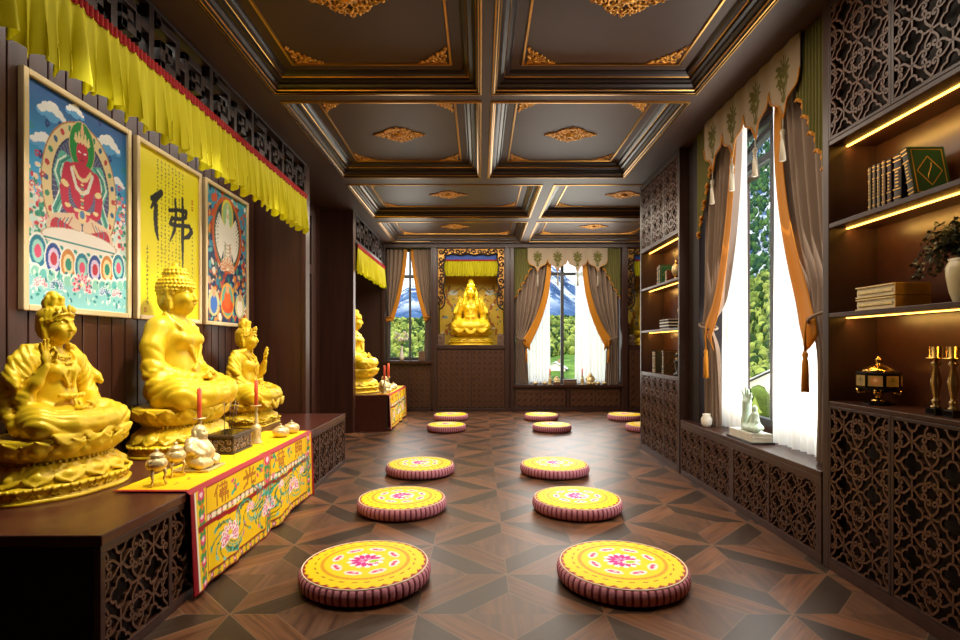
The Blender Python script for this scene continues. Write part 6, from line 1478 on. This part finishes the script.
# ================================================================== wall niches on the back wall
def niche_dressing(cx, where):
    x0 = cx-.62
    C = Cv(120, 170, .70, '#d8b03a'); rr = np.random.RandomState(31)
    C.rect(0, .7, .70, .80, '#d89a14'); C.rect(0, .7, .80, 1, '#d8b23a')
    for k in range(14): C.ell(.05*k+.02, .80, .03, .014, '#e6cf80')
    for sg in (1, -1):
        X = lambda d: .35+sg*d
        for y in np.linspace(.12, .62, 9): C.path([(X(.22+.05*math.sin(y*14)), y), (X(.24+.05*math.sin((y+.05)*14)), y+.055)], .012, '#a8641c')
        for _ in range(46): C.ell(X(rr.uniform(.14, .33)), rr.uniform(.05, .66), rr.uniform(.008, .02), rr.uniform(.006, .014), rr.choice(['#b5452a', '#e9dfc0', '#5f8fa0', '#4f7f4a', '#8f5a1c', '#e0b84a']), rr.uniform(0, 3))
        C.ell(X(.20), .60, .05, .03, '#cfd3c4'); C.path([(X(.2), .6), (X(.12), .66), (X(.06), .60)], .006, '#8a6a2a')
    o = mesh_obj('niche_tapestry', C.mesh('niche_tapestry', M['silk'], lambda x, y: (x0+x/.7*1.24, 10.535-.004*math.sin(x*30), 1.22+1.70*y)))
    md = o.modifiers.new('thick', 'SOLIDIFY'); md.thickness = .004
    tag(o, 'gold patterned tapestry behind the statue in the %s' % where, 'tapestry')
    t = thing('niche_valance', 'short gathered yellow valance with blue heading in the %s' % where, 'valance', (x0, 10.02, 0)); nf = 22; rr2 = [random.uniform(.6, 1.4) for _ in range(nf+2)]
    mb = MB(); mb.grid(lambda u, v: (.12+1.0*u, .018*math.sin(2*PI*nf*u)*rr2[int(u*nf)]*(1.2-v), 2.50+.28*v+.008*math.sin(2*PI*nf*u*.5)*(1-v)), nf*10, 8); mb.build('gathered_cloth', M['yellow_silk'], t, fixn=False)
    mb = MB(); mb.box(.10, 1.14, -.03, .03, 2.80, 2.88); mb.build('blue_heading', mat('blue_band', '#1c3f8f', .6), t, label='blue heading board'); mb = MB(); mb.box(.10, 1.14, -.025, .025, 2.775, 2.80); mb.build('red_heading', M['red_silk'], t, label='red band under the blue heading')
    # carved surround: gilt ground, dark openwork scrolls
    t = thing('carved_niche_surround', 'dark scrollwork on gilt ground framing the %s' % where, 'carving', (cx-.625, 9.925, 0)); w = 1.25; mb = MB()
    mb.box(0, .018, -.02, .04, 1.22, 3.015); mb.box(w-.018, w, -.02, .04, 1.22, 3.015); mb.box(.018, w-.018, -.02, .04, 2.99, 3.015); mb.build('outer_frame', M['dark_wood'], t, bevel=.003)
    mb = MB(); mb.box(.018, w-.018, .03, .04, 2.885, 2.99); mb.box(.018, .13, .03, .04, 1.95, 2.885); mb.box(w-.13, w-.018, .03, .04, 1.95, 2.885); mb.build('gilt_ground', mat('gilt_ground_wood', '#a8762c', .4, .5), t)
    mb = MB(); P = []
    def sc(c, r, a, tt, sg): mb.tube([(p[0], .012, p[1]) for p in spiral(c, r, a, tt, sg, 12)], [.015-.0006*k for k in range(12)], 6)
    for k in range(12): sc((.075+.10*k, 2.935), .048, PI/2*(k % 4), 1.1, 1 if k % 2 else -1)
    for k in range(9):
        for xx, m_ in ((.075, 1), (w-.075, -1)): sc((xx, 2.80-.10*k), .050, k*1.3, 1.1, m_ if k % 2 else -m_)
    for xx, m_ in ((0, 1), (w, -1)): mb.tube([(xx+m_*(.13+.015*math.sin(z*16)), .01, z) for z in np.linspace(2.88, 1.95, 20)] + [(xx+m_*.09, .01, 1.90), (xx+m_*.03, .01, 1.87)], .014, 6)
    mb.tube([(x, .01, 2.885+.012*math.sin(x*25)) for x in np.linspace(.13, w-.13, 40)], .013, 6)
    mb.build('scrollwork', M['recess'], t)
    mb = MB(); pass
    for xx in (.03, w-.13):
        mb = MB(); mb.box(xx-.012, xx+.11, .0, .03, 1.22, 1.42)
        for q in range(2): mb.tube([(a, -.002, b) for a, b in spiral((xx+.05, 1.275+.09*q), .038, q*2, 1.3, 1, 10)], .009, 5)
        mb.build('lower_bracket', M['carved'], t)
niche_dressing(-.165, 'wall niche between the two windows')
niche_dressing(3.325, 'wall niche behind the narrow bookcase')

# ================================================================== curtains (local: x along the window, z up, -y into the room)
def hangings(loc, rz, Wd, H, where):
    vt = .335*H; tie = H-vt
    def edge(d):            # free edge of the drape, d = distance below the top
        if d < tie:
            q = max(0, (d-.12)/(tie-.12)); return .12*Wd+.215*Wd*(1-q**2.3)
        q = (d-tie)/vt; return .12*Wd+.02*Wd*q
    def outer(d): return .006*Wd+(.012*Wd*math.exp(-((d-tie)/.16)**2))
    def drape_pt(s, d, mirror, off=0.0, amp=1.0):
        L, R = outer(d), edge(d); q = min(1, d/tie); n = 6.5
        sq = s
        x = L+(R-L)*sq; pinch = math.exp(-((d-tie)/.14)**2)
        a = .032*amp*(1-.7*pinch)*(1 if d < tie else .8); y = -.088-.045*pinch + a*math.sin(2*PI*n*sq+.9*math.sin(d*1.7)+d*(.6 if d < tie else .2)) + .012*math.sin(2*PI*2.2*sq+2)
        # the cloth sags between the tie and the free edge
        z = H-d - (.10*(s**2)*q**2*(1-abs(2*q-1))**1 if d < tie else 0)
        if mirror: x = Wd-x
        return (x, y+off, max(z, .004))
    for mirror, side in ((False, ['far', 'corner']), (True, ['near', 'alcove'])):
        nm = {'tall': ['far end of the tall window', 'near end of the tall window'], 'back': ['altar-side end of the far mullioned window', 'bookcase-side end of the far mullioned window']}[where][1 if mirror else 0]
        t = thing('drape', 'taupe drape tied back with orange border, at the '+nm, 'curtain', loc, rz, 'tied taupe drapes')
        mb = MB(); mb.grid(lambda u, v: drape_pt(u, v*(H-.004), mirror), 120, 60); o = mb.build('cloth', M['drape'], t, fixn=False)
        mb = MB()
        def tr(u, v):
            d = .05+v*(tie+.10-.05); q = min(1, d/tie); p = list(drape_pt(1.0, d, mirror, -.012)); wv = .105*Wd/1.9*(.7+.5*q); sg = -1 if mirror else 1
            p[0] += sg*(u-.55)*wv*1.0; p[1] += .010*math.sin(u*PI)-.006; p[2] -= (u*wv*.9)*q**3; return tuple(p)
        mb.grid(tr, 6, 50); b = mb.build('orange_border', M['orange'], t, fixn=False, label='orange velvet border'); md = b.modifiers.new('th', 'SOLIDIFY'); md.thickness = .006
        # tieback band, rope and tassel
        mb = MB(); x0, x1 = outer(tie)-.012, edge(tie)+.014; P = []
        for a in np.linspace(0, 2*PI, 25)[:-1]:
            x = (x0+x1)/2+(x1-x0)/2*math.cos(a); P.append((Wd-x if mirror else x, -.125+.062*math.sin(a), H-tie-.03*math.cos(a)))
        mb.tube(P, .010, 8, closed=True); mb.build('tieback', M['drape'], t)
        mb = MB(); xe = edge(tie)-.01; xe = Wd-xe if mirror else xe; zt = H-tie
        mb.tube([(xe, -.175, zt), (xe+.004, -.185, zt-.10), (xe, -.18, zt-.20)], .007, 8); mb.lathe([(.010, 0), (.018, -.02), (.012, -.045), (.016, -.055), (.018, -.07), (.022, -.24), (.0005, -.24)], 14, c=(xe, -.18, zt-.20), fn=lambda a, z: 1+.06*math.cos(9*a)); mb.build('tassel', M['orange'], t)
        # olive cascade at the side
        t = thing('cascade', 'olive pleated cascade with orange edge, at the '+nm, 'curtain', loc, rz, 'olive side cascades')
        wc = .17*Wd; npl = 5
        def low(u): st = int(min(u, .999)*npl)/npl; f = (u*npl) % 1; return .92-.62*(st+.35*f/npl)-.02*math.sin(f*PI)
        def cas(u, v):
            x = u*wc; d = v*low(u); y = -.163+.016*math.sin(2*PI*npl*u*2)
            return (Wd-x if mirror else x, y, H-d)
        mb = MB(); mb.grid(cas, 90, 16); mb.build('pleated_cloth', M['olive'], t, fixn=False)
        mb = MB()
        for k in range(npl):
            P = [cas((k+f)/npl*.999, 1.0) for f in np.linspace(.02, .97, 8)]; mb.tube([(p[0], p[1]-.006, p[2]) for p in P], .011, 6)
            if k: mb.ball((P[0][0], P[0][1]-.01, P[0][2]-.012), (.014, .012, .02), 8, 6)
        mb.build('orange_edge', M['orange'], t)
        # sheer
        t = thing('sheer_curtain', 'white translucent sheer curtain, at the '+nm, 'sheer curtain', loc, rz, 'white sheers')
        xa, xb = (.07*Wd, .30*Wd) if not mirror else (.503*Wd, .86*Wd)
        if where == 'back': xa, xb = (.10*Wd, .35*Wd) if not mirror else (Wd-.41*Wd, Wd-.10*Wd)
        mb = MB(); nn = 8
        mb.grid(lambda u, v: (xa+(xb-xa)*u+.006*math.sin(v*5+u*9), .022*math.sin(2*PI*nn*u+.5*math.sin(v*3))*(.55+.6*v)+.008*math.sin(2*PI*3.3*u+1), .004+(H-.1)*(1-v)), 150, 14); mb.build('sheer_cloth', M['sheer'] if where == 'tall' else M['sheer_thin'], t, fixn=False)
    # valance with four pointed lobes
    t = thing('window_valance', 'cream scalloped valance with four olive damask motifs over the '+{'tall': 'tall window beside the bookcases', 'back': 'far mullioned window'}[where], 'valance', loc, rz)
    x0, x1 = .125*Wd, .875*Wd; lw = (x1-x0)/4; C = Cv(220, 70, 4.0, '#9c8870')
    for k in range(4):
        cx = k+.5; cy = .53; G = '#5c5526'
        C.ell(cx, cy+.10, .045, .16, G); C.ell(cx, cy-.18, .03, .13, G)
        for sg in (1, -1):
            C.ell(cx+sg*.10, cy+.06, .045, .15, G, -sg*.6); C.ell(cx+sg*.12, cy-.10, .035, .12, G, sg*.7); C.ell(cx+sg*.17, cy+.02, .03, .08, G, sg*1.2); C.ell(cx+sg*.06, cy-.25, .025, .09, G, -sg*.6); C.ell(cx+sg*.06, cy+.24, .022, .08, G, -sg*.5); C.ell(cx+sg*.19, cy+.14, .025, .04, G)
        for sg in (1, -1):
            for dx, dy, rx, ry, ro in ((.07, .14, .028, .07, -.9), (.075, -.02, .03, .06, -1.1), (.08, -.14, .028, .07, .9), (.14, .10, .02, .045, .4), (.15, -.06, .02, .045, -.4), (.05, -.33, .018, .05, .6), (.11, -.20, .018, .05, 1.0)): C.ell(cx+sg*dx, cy+dy, rx, ry, G, sg*ro)
        C.ell(cx, cy+.02, .07, .20, G); C.ell(cx, cy+.30, .022, .07, G); C.ell(cx, cy, .05, .03, '#8d8050')
    def low(x):             # x in 0..4
        f = abs((x % 1)-.5)*2; g = 1-f; return (.235+.10*g**.55*1.0+.085*max(0, 1-f*3.2)**1.4+.05*(1 if g > .16 else (g/.16)**.7)-.03)
    def val(x, y):
        d = low(min(x, 3.9999))*(H/2.5); return (x0+x/4*(x1-x0), -.200-.010*math.sin(x*PI*2)**2, H-d*(1-y))
    me = C.mesh('valance_cloth', M['cream'], val); o = mesh_obj('cloth', me, t); md = o.modifiers.new('th', 'SOLIDIFY'); md.thickness = .006
    mb = MB(); mb.tube([(p[0], p[1]-.003, p[2]) for p in [val(x, 0) for x in np.linspace(0, 4, 121)]], .0055, 6); mb.build('gold_edging', M['orange'], t)
    for k in range(4):
        p = val(k+.5, 0); mb = MB(); L = .10 if k in (1, 2) else .12
        mb.tube([(p[0], p[1]-.005, p[2]), (p[0], p[1]-.006, p[2]-L*.6)], .004, 6); mb.lathe([(.0005, 0), (.012, -.006), (.017, -.025), (.010, -.045), (.013, -.055), (.010, -.065), (.014, -.075), (.020, -.20), (.0005, -.20)], 14, c=(p[0], p[1]-.006, p[2]-L*.5), fn=lambda a, z: 1+.05*math.cos(9*a)); mb.build('tassel', M['tassel'], t, label='pale hanging tassel')
M['tassel'] = cloth_mat('tassel_silk', '#b9ad97', .6, .1)
hangings((2.10, 4.80, .512), -PI/2, 1.82, 2.5575, 'tall')
hangings((.63, 10.12, .492), 0, 1.96, 2.507, 'back')

# plain tied drapes at the corner window
def corner_drape(mirror, label):
    Wd, H = .83, 2.07; tie = 1.27; t = thing('drape', label, 'curtain', (-1.735, 10.08, .935), 0, 'corner window drapes')
    def edge(d):
        if d < tie: q = d/tie; return .385-.275*q**2.2-.02*math.sin(q*PI)
        return .11+.04*(d-tie)
    def pt(s, d, off=0):
        L, R = .01+.02*math.exp(-((d-tie)/.14)**2), edge(d); p = math.exp(-((d-tie)/.14)**2); x = L+(R-L)*s
        if not mirror: x = x*(1 if d < tie else .35)
        y = -.02-.03*p+.022*(1-.6*p)*math.sin(2*PI*4.5*s+d*.5); return (Wd-x if mirror else x, y+off, max(H-d-(.06*s*s*(d/tie)**2 if d < tie else 0), .002))
    mb = MB(); mb.grid(lambda u, v: pt(u, v*(H-.003)), 70, 44); mb.build('cloth', M['drape'], t, fixn=False)
    mb = MB()
    def tr(u, v):
        d = v*(tie+.05); p = list(pt(1, d, -.014)); sg = -1 if mirror else 1; p[0] += sg*(u-.95)*.075; p[2] -= u*.05*(d/tie)**3; return tuple(p)
    mb.grid(tr, 5, 36); b = mb.build('orange_border', M['orange'], t, fixn=False, label='orange velvet border'); md = b.modifiers.new('th', 'SOLIDIFY'); md.thickness = .006
    mb = MB(); mb.tube([(Wd-x if mirror else x, -.04+.045*s_, H-tie) for x, s_ in [(.065+.06*math.cos(a), math.sin(a)) for a in np.linspace(0, 2*PI, 17)[:-1]]], .012, 6, closed=True); mb.build('tieback', M['orange'], t)
corner_drape(False, 'taupe drape with orange border, tied high at the altar side of the corner window')
corner_drape(True, 'taupe drape with orange border hanging full length at the niche side of the corner window')
